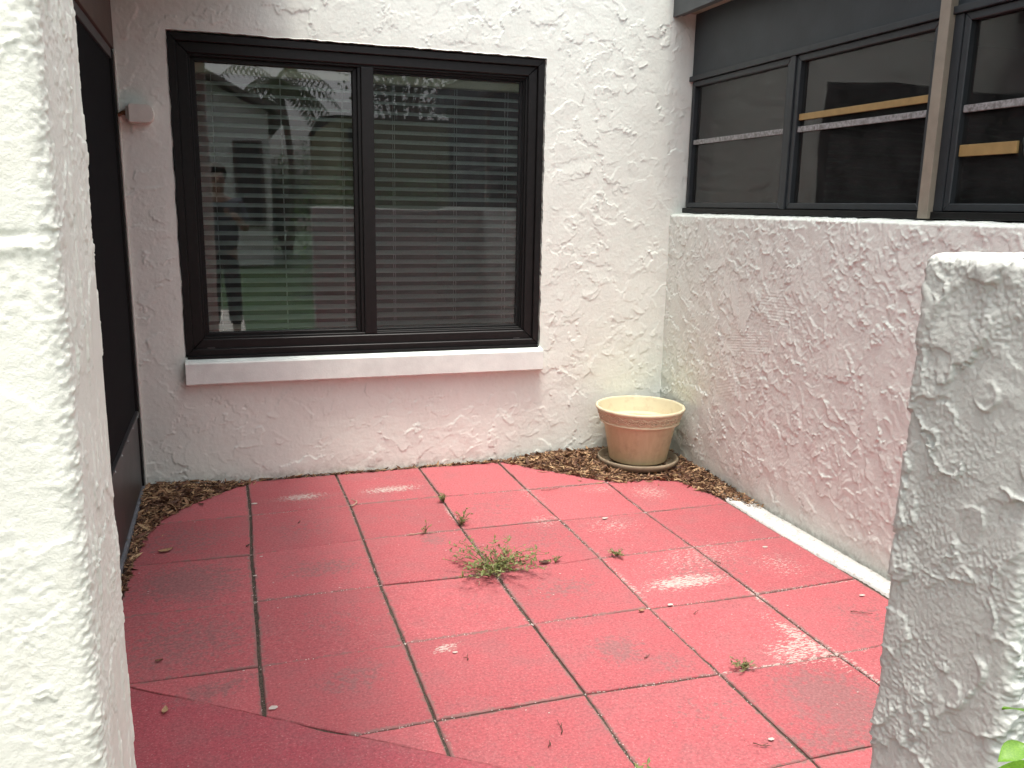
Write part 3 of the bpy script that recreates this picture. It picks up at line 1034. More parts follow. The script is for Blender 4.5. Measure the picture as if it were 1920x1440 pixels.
# weep-hole covers and a scuffed corner
for xx_ in (-2.50, -0.90):
    obox('weep_cover', (xx_ - 0.018, xx_ + 0.018, 0.024, 0.032, WZ0 + 0.050, WZ0 + 0.056), 'kick_bronze', win, 0.001)

# venetian blind inside --------------------------------------------
blind = empty('venetian_blind', (0, 0.130, PZ0), 'white venetian blind with open slats hanging behind the black window', 'blind')
def slat_mesh():
    n = 6
    V = []; F = []
    x0, x1 = -2.515, -0.875
    for x in (x0, x1):
        for s_ in (0, 1):
            for k in range(n + 1):
                t = k / n * 2 - 1
                V.append((x, t * 0.024, 0.0022 * (1 - t * t) - 0.0034 * s_ + t * 0.0012))
    m_ = n + 1
    for k in range(n):
        F.append((k, k + 1, 2 * m_ + k + 1, 2 * m_ + k))
        F.append((m_ + k, 3 * m_ + k, 3 * m_ + k + 1, m_ + k + 1))
    F.append((0, 2 * m_, 3 * m_, m_)); F.append((n, m_ + n, 3 * m_ + n, 2 * m_ + n))
    me = bpy.data.meshes.new('slat')
    me.from_pydata(V, [], F)
    me.materials.append(MATS['slat'])
    return me
t_ = MATS['slat'].node_tree
tr_ = N(t_, 'ShaderNodeBsdfTranslucent')
tr_.inputs['Color'].default_value = (0.92, 0.93, 0.90, 1)
mx_ = N(t_, 'ShaderNodeMixShader')
mx_.inputs[0].default_value = 0.5
t_.links.new(t_.nodes['Principled BSDF'].outputs[0], mx_.inputs[1])
t_.links.new(tr_.outputs[0], mx_.inputs[2])
t_.links.new(mx_.outputs[0], t_.nodes['Material Output'].inputs['Surface'])
sm_ = slat_mesh()
PITCH = 0.0472
for k in range(26):
    o = bpy.data.objects.new('slat', sm_)
    o.location = (prng.gauss(0, .001), 0, 0.040 + k * PITCH)
    o.rotation_euler = (prng.gauss(0.32, 0.024), prng.gauss(0, 0.0008), 0)
    link(o, blind)
obox('headrail', (-2.515, -0.875, -0.03, 0.03, 1.262, 1.335), 'headrail', blind, 0.004)
obox('bottom_rail', (-2.515, -0.875, -0.025, 0.025, 0.004, 0.020), 'slat', blind, 0.003)
for xx_ in (-2.44, -2.12, -1.82, -1.56, -1.23, -0.95):
    for s_ in (-1, 1):
        bm = bmesh.new()
        tube_pts(bm, [(xx_, s_ * 0.026, 0.01), (xx_ + 0.002, s_ * 0.026, 1.27)], 0.0011, 5)
        from_bm('ladder_cord', bm, 'slat', blind)

# side windows -----------------------------------------------------
FX = 0.089
sw = empty('window', (0, 0, 0), parent=house, label='dark grey side window band with thin metal rails above the knee wall')
obox('header_panel', (FX - 0.004, FX + 0.03, -5.3, -0.008, 2.128, 2.450), 'header_grey', sw, 0.003)
obox('head_rail', (FX - 0.022, FX + 0.03, -5.3, -0.006, 2.100, 2.1265), 'sash_grey', sw, 0.003)
obox('sill_rail', (FX - 0.020, FX + 0.04, -5.3, -0.006, 1.392, 1.418), 'frame_black', sw, 0.003)
def side_pane(ya, yb, glass='glass_dim'):
    ring_frame('sash', 'x', yb, ya, 1.420, 2.098, 0.028, FX - 0.008, FX + 0.03, 'sash_grey', sw, 0.003)
    me = bpy.data.meshes.new('pane')
    yb_, ya_ = yb + 0.02, ya - 0.02
    me.from_pydata([(FX + .016, ya_, 1.44), (FX + .016, yb_, 1.44), (FX + .016, yb_, 2.08), (FX + .016, ya_, 2.08)], [], [(0, 1, 2, 3)])
    from_me('pane', me, glass, sw)
def rail_mat():
    mt, t, bs = new_mat('rail_worn')
    v = pos_node(t, 'World')
    f = maprange(t, noise(t, v, 55, 5, 0.75), 0.42, 0.60)
    c = mix(t, f, (0.30, 0.31, 0.31), (0.11, 0.105, 0.10))
    t.links.new(c, bs.inputs['Base Color'])
    bs.inputs['Roughness'].default_value = 0.6
    bump(t, bs, noise(t, v, 120, 4), 1, 0.001)
rail_mat()
for (ya, yb) in ((-0.020, -0.905), (-0.945, -1.775), (-1.880, -2.75), (-2.79, -3.62), (-3.72, -4.50), (-4.54, -5.28)):
    side_pane(ya, yb)
    obox('rail', (FX + 0.002, FX + 0.014, yb + 0.030, ya - 0.030, 1.763, 1.788), 'rail_worn', sw, 0.002)
obox('mullion', (FX - 0.016, FX + 0.03, -0.944, -0.906, 1.4185, 2.0995), 'sash_grey', sw, 0.003)
obox('mullion', (FX - 0.010, FX + 0.03, -2.789, -2.751, 1.4185, 2.0995), 'sash_grey', sw, 0.003)
obox('mullion_post', (FX - 0.036, FX + 0.02, -1.838, -1.790, 1.392, 2.436), 'mullion_tan', sw, 0.003, label='tan vertical post between the side windows')
obox('jamb', (FX - 0.012, FX + 0.03, -1.879, -1.8385, 1.4185, 2.0995), 'sash_grey', sw, 0.003)
obox('mullion_post', (FX - 0.036, FX + 0.02, -3.70, -3.65, 1.392, 2.436), 'mullion_tan', sw, 0.003)

obox('wooden_board', (0.0925, 0.103, -1.745, -0.976, 1.815, 1.843), 'board_yellow', None, 0.002, label='long yellow wooden strip across the side window left of the tan post', cat='board')
obox('wooden_board', (0.0925, 0.103, -2.15, -1.912, 1.612, 1.652), 'board_yellow', None, 0.002, label='short yellow wooden strip across the side window right of the tan post', cat='board')
bm = bmesh.new()
bmesh.ops.create_icosphere(bm, subdivisions=4, radius=1.0)
for v in bm.verts:
    a = v.co.copy()
    k = 1 + 0.10 * math.sin(a.x * 5 + a.z * 4) + 0.06 * math.sin(a.y * 9 + a.z * 7)
    v.co = Vector((0.15 + 0.04 * a.x * k, -2.215 + 0.09 * a.y * k, 1.66 + 0.075 * a.z * k))
from_bm('cloth_bundle', bm, 'bag_grey', smooth=True, label='pale grey rounded bundle behind the rightmost side window', cat='bundle')

# screen door at the left ------------------------------------------
door = empty('door', (0, 0, 0), parent=house, label='black screen door with a bronze kick panel at the left of the patio')
DX = -2.848
obox('screen', (DX - 0.02, DX - 0.012, -1.38, -0.03, 0.41, 2.05), 'screen_cloth', door, 0.0)
obox('stile', (DX - 0.03, DX + 0.002, -0.034, -0.004, 0.012, 2.062), 'frame_black', door, 0.003)
obox('stile', (DX - 0.03, DX + 0.002, -1.42, -1.385, 0.012, 2.062), 'frame_black', door, 0.003)
obox('top_rail', (DX - 0.03, DX - 0.002, -1.384, -0.035, 2.02, 2.062), 'kick_bronze', door, 0.003)
obox('kick_panel', (DX - 0.02, DX - 0.006, -1.384, -0.035, 0.03, 0.385), 'kick_bronze', door, 0.002, label='bronze metal kick panel')
obox('kick_rail', (DX - 0.024, DX + 0.004, -1.384, -0.035, 0.386, 0.408), 'kick_bronze', door, 0.004)
obox('sweep', (DX - 0.02, DX + 0.006, -1.384, -0.035, 0.008, 0.029), 'rubber', door, 0.003)
for k in range(6):
    bm = bmesh.new()
    bmesh.ops.create_cone(bm, cap_ends=True, segments=10, radius1=0.005, radius2=0.004, depth=0.004, matrix=Matrix.Translation((DX + 0.0055, -0.12 - 0.22 * k, 0.397)) @ Matrix.Rotation(rad(90), 4, 'Y'))
    from_bm('screw', bm, 'alu', door)
obox('wall', (DX - 0.15, DX - 0.006, -3.60, -1.425, -0.03, 2.064), 'stucco_cream', house, 0.004)
def door_wall():
    r_ = 0.009
    nu, nv = int(2.17 / r_), int(2.09 / r_)
    H = trowel((nv, nu), r_, 420, (0.06, 0.19), (1.0, 2.2), 0.3, 1.2, 0.0046, 0.006, 71, gate=-0.05, warp=0.6)
    V = np.zeros((nv, nu, 3))
    V[..., 0] = DX + H; V[..., 1] = np.linspace(-3.595, -1.428, nu)[None, :]; V[..., 2] = np.linspace(-0.03, 2.063, nv)[:, None]
    from_me('wall', np_mesh('wall', V.reshape(-1, 3), grid_quads(nu, nv)), 'stucco_cream', house, smooth=True)
door_wall()
obox('door_trim', (-2.842, -2.836, -0.012, -0.002, 0.03, 2.06), 'box_paint', door, 0.001)

# small sensor box on the wall left of the window ------------------
sb = empty('sensor_box', (-2.745, -0.02, 1.79), 'small cream painted sensor box on the wall between door and window', 'sensor')
bm = bmesh.new()
prof = []
for k in range(9):
    t = -math.pi / 2 + math.pi * k / 8
    prof.append((0.030 + 0.026 * math.cos(t), 0.040 * math.sin(t)))
prof += [(-0.05, 0.040), (-0.05, -0.040)]
f1 = [bm.verts.new((x, -0.048, z)) for x, z in prof]
f2 = [bm.verts.new((x, 0.022, z)) for x, z in prof]
bm.faces.new(f1); bm.faces.new(list(reversed(f2)))
for k in range(len(prof)):
    kk = (k + 1) % len(prof)
    bm.faces.new([f1[k], f2[k], f2[kk], f1[kk]])
bmesh.ops.recalc_face_normals(bm, faces=bm.faces)
bmesh.ops.bevel(bm, geom=[e for e in bm.edges], offset=0.003, segments=2, affect='EDGES')
from_bm('body', bm, 'box_paint', sb)
obox('bracket', (-0.062, -0.050, -0.034, 0.010, -0.028, 0.030), 'box_paint', sb, 0.002)
bm = bmesh.new()
tube_pts(bm, [(-0.060, -0.01, 0.0), (-0.075, -0.006, 0.003), (-0.095, 0.0, -0.006)], [0.012, 0.009, 0.008], 8)
from_bm('conduit', bm, 'rust', sb)

# ================================================================== GATE WALLS (close to the camera)
def pier():
    """tall wall end on the left of the gateway"""
    res = 0.0014
    r = 0.014
    XE, YF, YB = -2.508, -3.762, -3.592
    path = round_path([(-2.60, YF), (XE, YF), (XE, YB), (-2.60, YB)], res, r)
    z0, z1 = 0.80, 1.72
    zs = np.arange(z0, z1, res)
    nu, nv = len(path), len(zs)
    rng = np.random.default_rng(41)
    H = trowel((nv, nu), res, 200, (0.02, 0.08), (1.0, 2.2), 0.2, 0.9, 0.0015, 0.0012, 43, gate=-0.05, warp=0.8)
    g = fbm((nv, nu), 2.3, rng, 1)
    patch = np.clip(fbm((nv, nu), 40, rng, 3) * 2.5 + 0.45, 0.1, 1)
    H += g * 0.0004 * patch
    u = np.arange(nu) * res
    cu = 0.092                                     # arris between front and gap face
    ar = np.exp(-((u - cu - 0.004) / 0.012) ** 2)[None, :]
    H += ar * (fbm((nv, nu), 2.4, rng, 2) * 0.0013)
    # vertical drag marks on the gap face
    gap = ((u > cu + 0.012) & (u < cu + 0.165)).astype(float)[None, :]
    st = fbm((max(8, nv // 7), nu), 5, rng, 3)
    st = np.repeat(st, 7, 0)[:nv] if st.shape[0] * 7 >= nv else np.vstack([np.repeat(st, 7, 0), np.repeat(st[-1:], nv - st.shape[0] * 7, 0)])
    H += gap * np.clip(st - 0.15, 0, 1) * 0.0034
    # horizontal block joint showing through on the front face
    zz = zs[:, None]
    front = np.clip((cu - 0.012 - u) / 0.012, 0, 1)[None, :]
    jz = 1.386 + 0.0012 * np.sin(u * 90)[None, :]
    H -= front * np.exp(-((zz - jz) / 0.0030) ** 2) * 0.0030 * (0.6 + 0.5 * fbm((nv, nu), 8, rng, 3))
    H += front * np.exp(-((zz - jz + 0.008) / 0.004) ** 2) * 0.0008
    V = path_grid(path, zs, H)
    verts = [V.reshape(-1, 3)]; quads = [grid_quads(nu, nv)]
    base = nu * nv
    # coarse continuation below, above and to the left
    def add_path(pts, zs_, rr, cell=0.02, amp=0.002, seed=1):
        nonlocal base
        p = round_path(pts, 0.012, rr)
        g_ = np.random.default_rng(seed)
        h_ = fbm((len(zs_), len(p)), 5, g_, 3) * amp
        vv = path_grid(p, zs_, h_)
        verts.append(vv.reshape(-1, 3)); quads.append(grid_quads(len(p), len(zs_)) + base); base += len(p) * len(zs_)
    add_path([(-2.60, YF), (XE, YF), (XE, YB), (-2.60, YB)], np.linspace(-0.04, z0, 70), r, seed=2)
    add_path([(-2.60, YF), (XE, YF), (XE, YB), (-2.60, YB)], np.linspace(zs[-1], 2.62, 70), r, seed=3)
    add_path([(-5.0, YF), (-2.60, YF)], np.linspace(-0.04, 2.62, 120), r, seed=4)
    add_path([(-2.60, YB), (-2.95, YB)], np.linspace(-0.04, 2.62, 120), r, seed=5)
    me = np_mesh('gate_pier', np.concatenate(verts), np.concatenate(quads))
    from_me('gate_pier', me, 'stucco_pier', smooth=True, label='tall white stucco wall end close by at the left edge', cat='wall')
pier()

def low_wall():
    res = 0.0015
    r = 0.012
    XE, YF, YB, ZT = -1.632, -3.775, -3.592, 1.366
    path = round_path([(-1.38, YB), (XE, YB), (XE, YF), (-1.50, YF)], res, r)
    path = [(x, y, -nx, -ny) for x, y, nx, ny in path]
    P = np.array(path)
    # make sure normals point away from the wall core
    c = np.array([-1.55, (YF + YB) / 2])
    if ((P[:, :2] - c) * P[:, 2:]).sum() < 0:
        P[:, 2:] *= -1
    z0 = 0.64
    zs = np.arange(z0, ZT, res)
    extra = 16                                     # rows rolling over the top
    nu, nv = len(P), len(zs) + extra
    rng = np.random.default_rng(51)
    H = trowel((nv, nu), res, 90, (0.04, 0.13), (1.2, 2.6), 0.6, 0.4, 0.0066, 0.0026, 56, gate=0.05, warp=0.6, tilt=0.02, lean=-1.4)
    H += trowel((nv, nu), res, 50, (0.02, 0.05), (1.0, 1.8), 0.5, 0.5, 0.0060, 0.0028, 57, gate=0.1, warp=0.7, lean=-1.4) * 0.6
    H += fbm((nv, nu), 2.0, rng, 1) * 0.0009 * np.clip(fbm((nv, nu), 50, rng, 3) * 2 + 0.8, 0.35, 1.2)
    zf = np.concatenate([zs, np.full(extra, ZT)])
    # blobs of mortar below the top edge
    top = np.clip((zf - (ZT - 0.20)) / 0.20, 0, 1)[:, None]
    H += top * np.clip(fbm((nv, nu), 26, rng, 3) - 0.08, 0, 1) * 0.010
    H = np.where(H > 0.006, 0.006 + (H - 0.006) * 0.3, H)
    V = np.zeros((nv, nu, 3))
    rr = 0.012
    for j in range(nv):
        if j < len(zs):
            inn = 0.0; z = zs[j]; up = 0.0
            dz = ZT - z
            if dz < rr:
                inn = rr - math.sqrt(max(0, rr * rr - (rr - dz) ** 2))
            V[j, :, 0] = P[:, 0] + P[:, 2] * (H[j] - inn)
            V[j, :, 1] = P[:, 1] + P[:, 3] * (H[j] - inn)
            V[j, :, 2] = z
        else:
            k = (j - len(zs) + 1) / extra
            inn = rr + k * 0.022
            V[j, :, 0] = P[:, 0] - P[:, 2] * (inn - H[j] * (1 - k) ** 2)
            V[j, :, 1] = P[:, 1] - P[:, 3] * (inn - H[j] * (1 - k) ** 2)
            V[j, :, 2] = ZT + H[j] * 0.25 * (1 - k) - 0.005 * k * k
    verts = [V.reshape(-1, 3)]
    q = grid_quads(nu, nv)
    quads = [q]
    base = nu * nv
    def strip_(pa, pb, zs_, n, seed):
        nonlocal base
        g_ = np.random.default_rng(seed)
        nn = int(abs(pb[0] - pa[0]) / 0.010) + 2
        h_ = trowel((len(zs_), nn), 0.010, 160, (0.04, 0.12), (1, 2), 0, 1, 0.004, 0.008, seed)
        vv = np.zeros((len(zs_), nn, 3))
        vv[..., 0] = np.linspace(pa[0], pb[0], nn)[None, :]
        vv[..., 1] = pa[1] + n * h_
        vv[..., 2] = np.asarray(zs_)[:, None]
        verts.append(vv.reshape(-1, 3)); quads.append(grid_quads(nn, len(zs_)) + base); base += nn * len(zs_)
    zz = np.arange(-0.04, ZT + 0.004, 0.010)
    strip_((-1.38, YB), (0.03, YB), zz[zz < ZT + 0.001], 1, 61)
    strip_((-1.50, YF), (0.6, YF), zz[zz < ZT + 0.001], -1, 62)
    lo = np.arange(-0.04, z0 + 0.009, 0.010)
    strip_((XE + r, YB), (-1.38, YB), lo, 1, 63)
    strip_((XE + r, YF), (-1.50, YF), lo, -1, 64)
    vv = np.array([(XE, YB - r, -.04), (XE, YF + r, -.04), (XE, YF + r, z0), (XE, YB - r, z0), (XE, YB - r, -.04), (XE + r, YB, -.04), (XE + r, YB, z0), (XE, YB - r, z0), (XE, YF + r, -.04), (XE + r, YF, -.04), (XE + r, YF, z0), (XE, YF + r, z0)])
    verts.append(vv); quads.append(np.array([[0, 1, 2, 3], [4, 5, 6, 7], [8, 9, 10, 11]]) + base); base += 12
    for (xa, ya, sg) in ((-1.40, YB, -1), (-1.52, YF, 1)):
        nn = 130
        xs_ = np.linspace(xa, 0.6, nn)
        e_ = np.zeros((5, nn, 3))
        for k, (dy_, dz_) in enumerate(((-0.004, -0.016), (-0.001, -0.006), (0.003, 0.0), (0.012, 0.003), (0.024, -0.003))):
            e_[k, :, 0] = xs_; e_[k, :, 1] = ya + sg * dy_ + rng.normal(0, 0.0005, nn); e_[k, :, 2] = ZT + dz_ + rng.normal(0, 0.0006, nn)
        verts.append(e_.reshape(-1, 3)); quads.append(grid_quads(nn, 5) + base); base += nn * 5
    # one sheet closes the top, dipping under the rolled arris all round
    tx = np.concatenate([np.arange(XE + 0.016, -1.2, 0.003), np.arange(-1.2, 0.6, 0.02)])
    ty = np.arange(YF + 0.014, YB - 0.0135, 0.003)
    tz = ZT + 0.001 + fbm((len(ty), len(tx)), 14, rng, 4) * 0.004
    ed = np.minimum((tx - tx[0])[None, :], np.minimum(ty - ty[0], ty[-1] - ty)[:, None])
    tz = tz - 0.006 * np.clip(1 - ed / 0.012, 0, 1) ** 2
    vv = np.zeros((len(ty), len(tx), 3)); vv[..., 0] = tx[None, :]; vv[..., 1] = ty[:, None]; vv[..., 2] = tz
    verts.append(vv.reshape(-1, 3)); quads.append(grid_quads(len(tx), len(ty)) + base)
    me = np_mesh('low_gate_wall', np.concatenate(verts), np.concatenate(quads))
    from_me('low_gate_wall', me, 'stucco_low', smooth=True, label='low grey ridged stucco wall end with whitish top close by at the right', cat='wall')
low_wall()

# ================================================================== POT
PC = (-0.27, -0.27)
PZ = 0.026
def pot():
    root = empty('flower_pot', (PC[0], PC[1], PZ), 'empty tan terracotta pot with an embossed rim in the back corner', 'flower pot')
    bm = bmesh.new()
    prof = [(0.02, 0.016), (0.156, 0.016), (0.160, 0.022), (0.199, 0.228), (0.216, 0.229), (0.2215, 0.233), (0.2222, 0.239), (0.2165, 0.2425), (0.2345, 0.297), (0.2430, 0.301), (0.2455, 0.305), (0.2465, 0.312), (0.244, 0.318), (0.237, 0.320), (0.231, 0.316),
            (0.228, 0.308), (0.208, 0.235), (0.188, 0.225), (0.162, 0.09), (0.02, 0.085)]
    # rim reads as a slightly flared band
    lathe(bm, prof, 128)
    bmesh.ops.recalc_face_normals(bm, faces=bm.faces)
    body = from_bm('body', bm, 'pot_clay', root, smooth=True)
    m_ = body.modifiers.new('edge', 'BEVEL'); m_.width = 0.0022; m_.segments = 2; m_.limit_method = 'ANGLE'; m_.angle_limit = rad(35)
    # embossed chain of rings and twisted ropes round the band
    bm = bmesh.new()
    def onband(a, z):
        r = 0.2165 + (z - 0.2425) / (0.297 - 0.2425) * (0.2345 - 0.2165) + 0.0005
        return Vector((r * math.cos(a), r * math.sin(a), z))
    n = 22
    zc = 0.270
    for k in range(n):
        a0 = 2 * math.pi * k / n
        for (rr, tr) in ((0.0185, 0.0042), (0.0085, 0.0042)):
            pts = [onband(a0 + rr * math.cos(t) / 0.232, zc + rr * math.sin(t)) for t in [2 * math.pi * q / 16 for q in range(17)]]
            tube_pts(bm, pts, tr, 5, False)
        pts = [onband(a0 + math.pi / n + 0.0055 * math.cos(t) / 0.232, zc + 0.0055 * math.sin(t)) for t in [2 * math.pi * q / 8 for q in range(9)]]
        tube_pts(bm, pts, 0.0036, 5, False)
    for s_ in (1, -1):
        pts = []
        m2 = n * 12
        for q in range(m2 + 1):
            a = 2 * math.pi * q / m2
            w_ = math.cos(a * n)
            pts.append(onband(a, zc + s_ * (0.0145 + 0.0085 * w_)))
        tube_pts(bm, pts, 0.0036, 5, False)
    from_bm('rim_relief', bm, 'pot_clay', root, smooth=True)
    s = empty('pot_saucer', (PC[0], PC[1], PZ - 0.012), 'shallow brownish saucer under the terracotta pot', 'saucer')
    bm = bmesh.new()
    lathe(bm, [(0.02, 0.0), (0.198, 0.0), (0.210, 0.006), (0.223, 0.022), (0.224, 0.026), (0.226, 0.036), (0.223, 0.042), (0.214, 0.042), (0.208, 0.036), (0.196, 0.016), (0.02, 0.012)], 128)
    bmesh.ops.recalc_face_normals(bm, faces=bm.faces)
    o = from_bm('dish', bm, 'saucer', s, smooth=True)
    m_ = o.modifiers.new('edge', 'BEVEL'); m_.width = 0.002; m_.segments = 2; m_.limit_method = 'ANGLE'; m_.angle_limit = rad(40)
pot()

# ================================================================== LEAF LITTER
def inside(p, poly):
    c = False
    x, y = p
    for (x1, y1), (x2, y2) in zip(poly, poly[1:] + poly[:1]):
        if (y1 > y) != (y2 > y) and x < (x2 - x1) * (y - y1) / (y2 - y1) + x1:
            c = not c
    return c
def edge_dist(p, line):
    best = 9
    for (x1, y1), (x2, y2) in zip(line, line[1:]):
        dx, dy = x2 - x1, y2 - y1
        t = max(0, min(1, ((p[0] - x1) * dx + (p[1] - y1) * dy) / (dx * dx + dy * dy)))
        best = min(best, math.hypot(p[0] - x1 - t * dx, p[1] - y1 - t * dy))
    return best
def leaf_pile(name, poly, front, n, hmax, seed, label, stray=0.05, avoid=None):
    rng = random.Random(seed)
    V, Q, T, tone = [], [], [], []
    xs = [p[0] for p in poly]; ys = [p[1] for p in poly]
    def hgt(p): return hmax * min(1, edge_dist(p, front) / 0.22) ** 0.8
    # mound
    step = 0.018
    idx = {}
    nx_ = int((max(xs) - min(xs)) / step) + 2; ny_ = int((max(ys) - min(ys)) / step) + 2
    for i in range(nx_):
        for j in range(ny_):
            p = (min(xs) + i * step, min(ys) + j * step)
            ins = inside(p, poly)
            idx[i, j] = len(V)
            V.append((p[0], p[1], (hgt(p) * 0.75 + rng.gauss(0, 0.002)) if ins else -0.012))
            tone.append(rng.uniform(0.0, 0.22))
    for i in range(nx_ - 1):
        for j in range(ny_ - 1):
            if any(inside((min(xs) + (i + a) * step, min(ys) + (j + b) * step), poly) for a in (0, 1) for b in (0, 1)):
                Q.append((idx[i, j], idx[i + 1, j], idx[i + 1, j + 1], idx[i, j + 1]))
    cnt = 0
    while cnt < n:
        p = (rng.uniform(min(xs), max(xs)), rng.uniform(min(ys), max(ys)))
        if not inside(p, poly):
            continue
        if rng.random() < stray:
            a_ = rng.uniform(0, 6.28); d_ = rng.expovariate(1 / 0.035)
            p = (p[0] + math.cos(a_) * d_, p[1] + math.sin(a_) * d_)
            if p[1] > -0.01 or p[0] > -0.01 or p[0] < -2.83: continue
        if avoid and math.hypot(p[0] - avoid[0], p[1] - avoid[1]) < avoid[2] and rng.random() < 0.93: continue
        cnt += 1
        L_ = rng.uniform(0.016, 0.055) * (1.0 if rng.random() < 0.85 else 1.6)
        w_ = L_ * rng.uniform(0.10, 0.26)
        a = rng.uniform(0, math.pi * 2); pit = rng.gauss(0, 0.28); rol = rng.gauss(0, 0.7)
        z = (hgt(p) if inside(p, poly) else 0) + rng.uniform(0.002, 0.009)
        if not inside(p, poly): pit *= 0.3; z = 0.004
        M = Matrix.Translation((p[0], p[1], z)) @ Matrix.Rotation(a, 4, 'Z') @ Matrix.Rotation(pit, 4, 'Y') @ Matrix.Rotation(rol, 4, 'X')
        curl = rng.uniform(-0.25, 0.45) * L_
        b = len(V)
        tn = min(1, max(0, rng.gauss(0.64, 0.28)))
        fold = rng.uniform(0.1, 0.5) * w_
        for k, (t, ww) in enumerate(((-0.5, 0.08), (-0.2, 0.85), (0.15, 1.0), (0.5, 0.06))):
            zc = curl * (t * t)
            bend = math.sin(t * 2.5) * L_ * 0.08
            for (s_, zz) in ((-1, 0), (0, -fold), (1, 0)):
                V.append(tuple(M @ Vector((t * L_, s_ * w_ * ww * 0.5 + bend, zc + zz * ww))))
                tone.append(tn)
        for k in range(3):
            o = b + k * 3
            Q.append((o, o + 1, o + 4, o + 3)); Q.append((o + 1, o + 2, o + 5, o + 4))
    me = np_mesh(name, V, Q)
    at = me.attributes.new('tone', 'FLOAT', 'POINT')
    at.data.foreach_set('value', tone[:len(me.vertices)])
    o = from_me(name, me, 'litter', kind='stuff')
    o['label'] = label; o['category'] = 'leaf litter'
fr_r = [(-1.02, -0.02), (-0.93, -0.12), (-0.85, -0.21), (-0.72, -0.34), (-0.60, -0.47), (-0.49, -0.55), (-0.33, -0.545), (-0.20, -0.60), (-0.13, -0.84), (-0.075, -1.0), (-0.05, -1.10)]
leaf_pile('leaf_litter', fr_r + [(-0.008, -1.10), (-0.008, -0.01)], fr_r, 3600, 0.030, 5, 'brown dead leaves heaped around the pot in the back corner', avoid=(PC[0], PC[1], 0.235))
fr_l = [(-2.30, -0.03), (-2.42, -0.10), (-2.54, -0.22), (-2.66, -0.36), (-2.745, -0.50), (-2.79, -0.70), (-2.812, -1.0), (-2.82, -1.25)]
leaf_pile('leaf_litter', fr_l + [(-2.838, -1.25), (-2.838, -0.01)], fr_l, 1700, 0.024, 6, 'brown dead leaves heaped at the foot of the screen door')
fr_b = [(-2.30, -0.026), (-2.0, -0.016), (-1.7, -0.022), (-1.4, -0.018), (-1.2, -0.030), (-1.0, -0.040)]
leaf_pile('leaf_litter', fr_b + [(-1.0, -0.003), (-2.30, -0.003)], fr_b, 420, 0.006, 8, 'thin dark line of leaf crumbs along the foot of the back wall', stray=0.0)

# ================================================================== WEEDS
def leaf_quad(bm, base, d, up, L_, w_):
    d = d.normalized(); s = d.cross(up)
    s = s.normalized() if s.length > 1e-6 else Vector((1, 0, 0))
    p = [base, base + d * L_ * 0.45 + s * w_ + up * L_ * 0.06, base + d * L_, base + d * L_ * 0.45 - s * w_ + up * L_ * 0.06, base + d * L_ * 0.5 - up * L_ * 0.02]
    v = [bm.verts.new(x) for x in p]
    bm.faces.new([v[0], v[4], v[1]]); bm.faces.new([v[1], v[4], v[2]]); bm.faces.new([v[2], v[4], v[3]]); bm.faces.new([v[3], v[4], v[0]])

def weed(loc, nst, length, height, label, seed, leaf=0.018, dens=9, dry=0.2, spread=None):
    rng = random.Random(seed)
    root = empty('weed', (loc[0], loc[1], 0.0), label, 'weed', 'weeds growing in the paving joints')
    bs, bl, bd = bmesh.new(), bmesh.new(), bmesh.new()
    for k in range(nst):
        a = rng.uniform(0, 2 * math.pi) if spread is None else rng.gauss(spread[0], spread[1])
        L_ = length * rng.uniform(0.35, 1.0)
        hh = height * rng.uniform(0.3, 1.0)
        pts = []
        n = 9
        bend = rng.gauss(0, 0.6)
        for q in range(n + 1):
            t = q / n
            aa = a + bend * t
            pts.append(Vector((math.cos(aa) * L_ * t, math.sin(aa) * L_ * t, 0.002 + hh * math.sin(min(1, t * 1.15) * math.pi * 0.55))) + Vector((rng.gauss(0, .0015), rng.gauss(0, .0015), rng.gauss(0, .001))))
        tube_pts(bs, pts, [0.0013 * (1 - 0.6 * q / n) for q in range(n + 1)], 5)
        for q in range(dens):
            t = rng.uniform(0.12, 1.0)
            f = t * n; i = min(n - 1, int(f)); p = pts[i].lerp(pts[i + 1], f - i)
            d = Vector((rng.gauss(0, 1), rng.gauss(0, 1), rng.uniform(0.0, 0.9)))
            b = bd if rng.random() < dry else bl
            leaf_quad(b, p, d, Vector((rng.gauss(0, .3), rng.gauss(0, .3), 1)).normalized(), leaf * rng.uniform(0.5, 1.2), leaf * rng.uniform(0.14, 0.24))
    from_bm('stems', bs, 'weed_stem', root)
    from_bm('leaves', bl, 'weed_leaf', root)
    if len(bd.verts): from_bm('dry_leaves', bd, 'weed_dry', root)
    else: bd.free()
weed((-1.462, -1.405), 54, 0.23, 0.085, 'large sprawling green weed in the middle of the red paving', 11, 0.021, 15, 0.22)
weed((-1.50, -1.455), 9, 0.09, 0.03, 'low tuft of weed just in front of the large weed', 12, 0.016, 8, 0.2)
weed((-1.465, -0.585), 9, 0.045, 0.045, 'thin upright weed in the joint nearest the back wall', 13, 0.014, 12, 0.3)
weed((-1.462, -0.905), 11, 0.06, 0.065, 'spindly tall weed in the joint behind the large weed', 14, 0.015, 12, 0.3)
weed((-1.640, -0.955), 6, 0.03, 0.06, 'tiny seedling on the joint left of the spindly weed', 15, 0.014, 6, 0.1)
weed((-0.935, -1.405), 12, 0.055, 0.025, 'small flat weed to the right of the large weed', 16, 0.014, 9, 0.3)
weed((-0.925, -2.315), 12, 0.05, 0.022, 'small olive weed on a joint at the lower right of the paving', 17, 0.014, 9, 0.6)
weed((-1.20, -1.395), 6, 0.05, 0.018, 'sprig beside the dead leaf on the joint right of the large weed', 18, 0.014, 6, 0.5)
weed((-1.455, -2.70), 7, 0.045, 0.022, 'little round-leaved weed at the bottom edge of the picture', 19, 0.020, 4, 0.0)
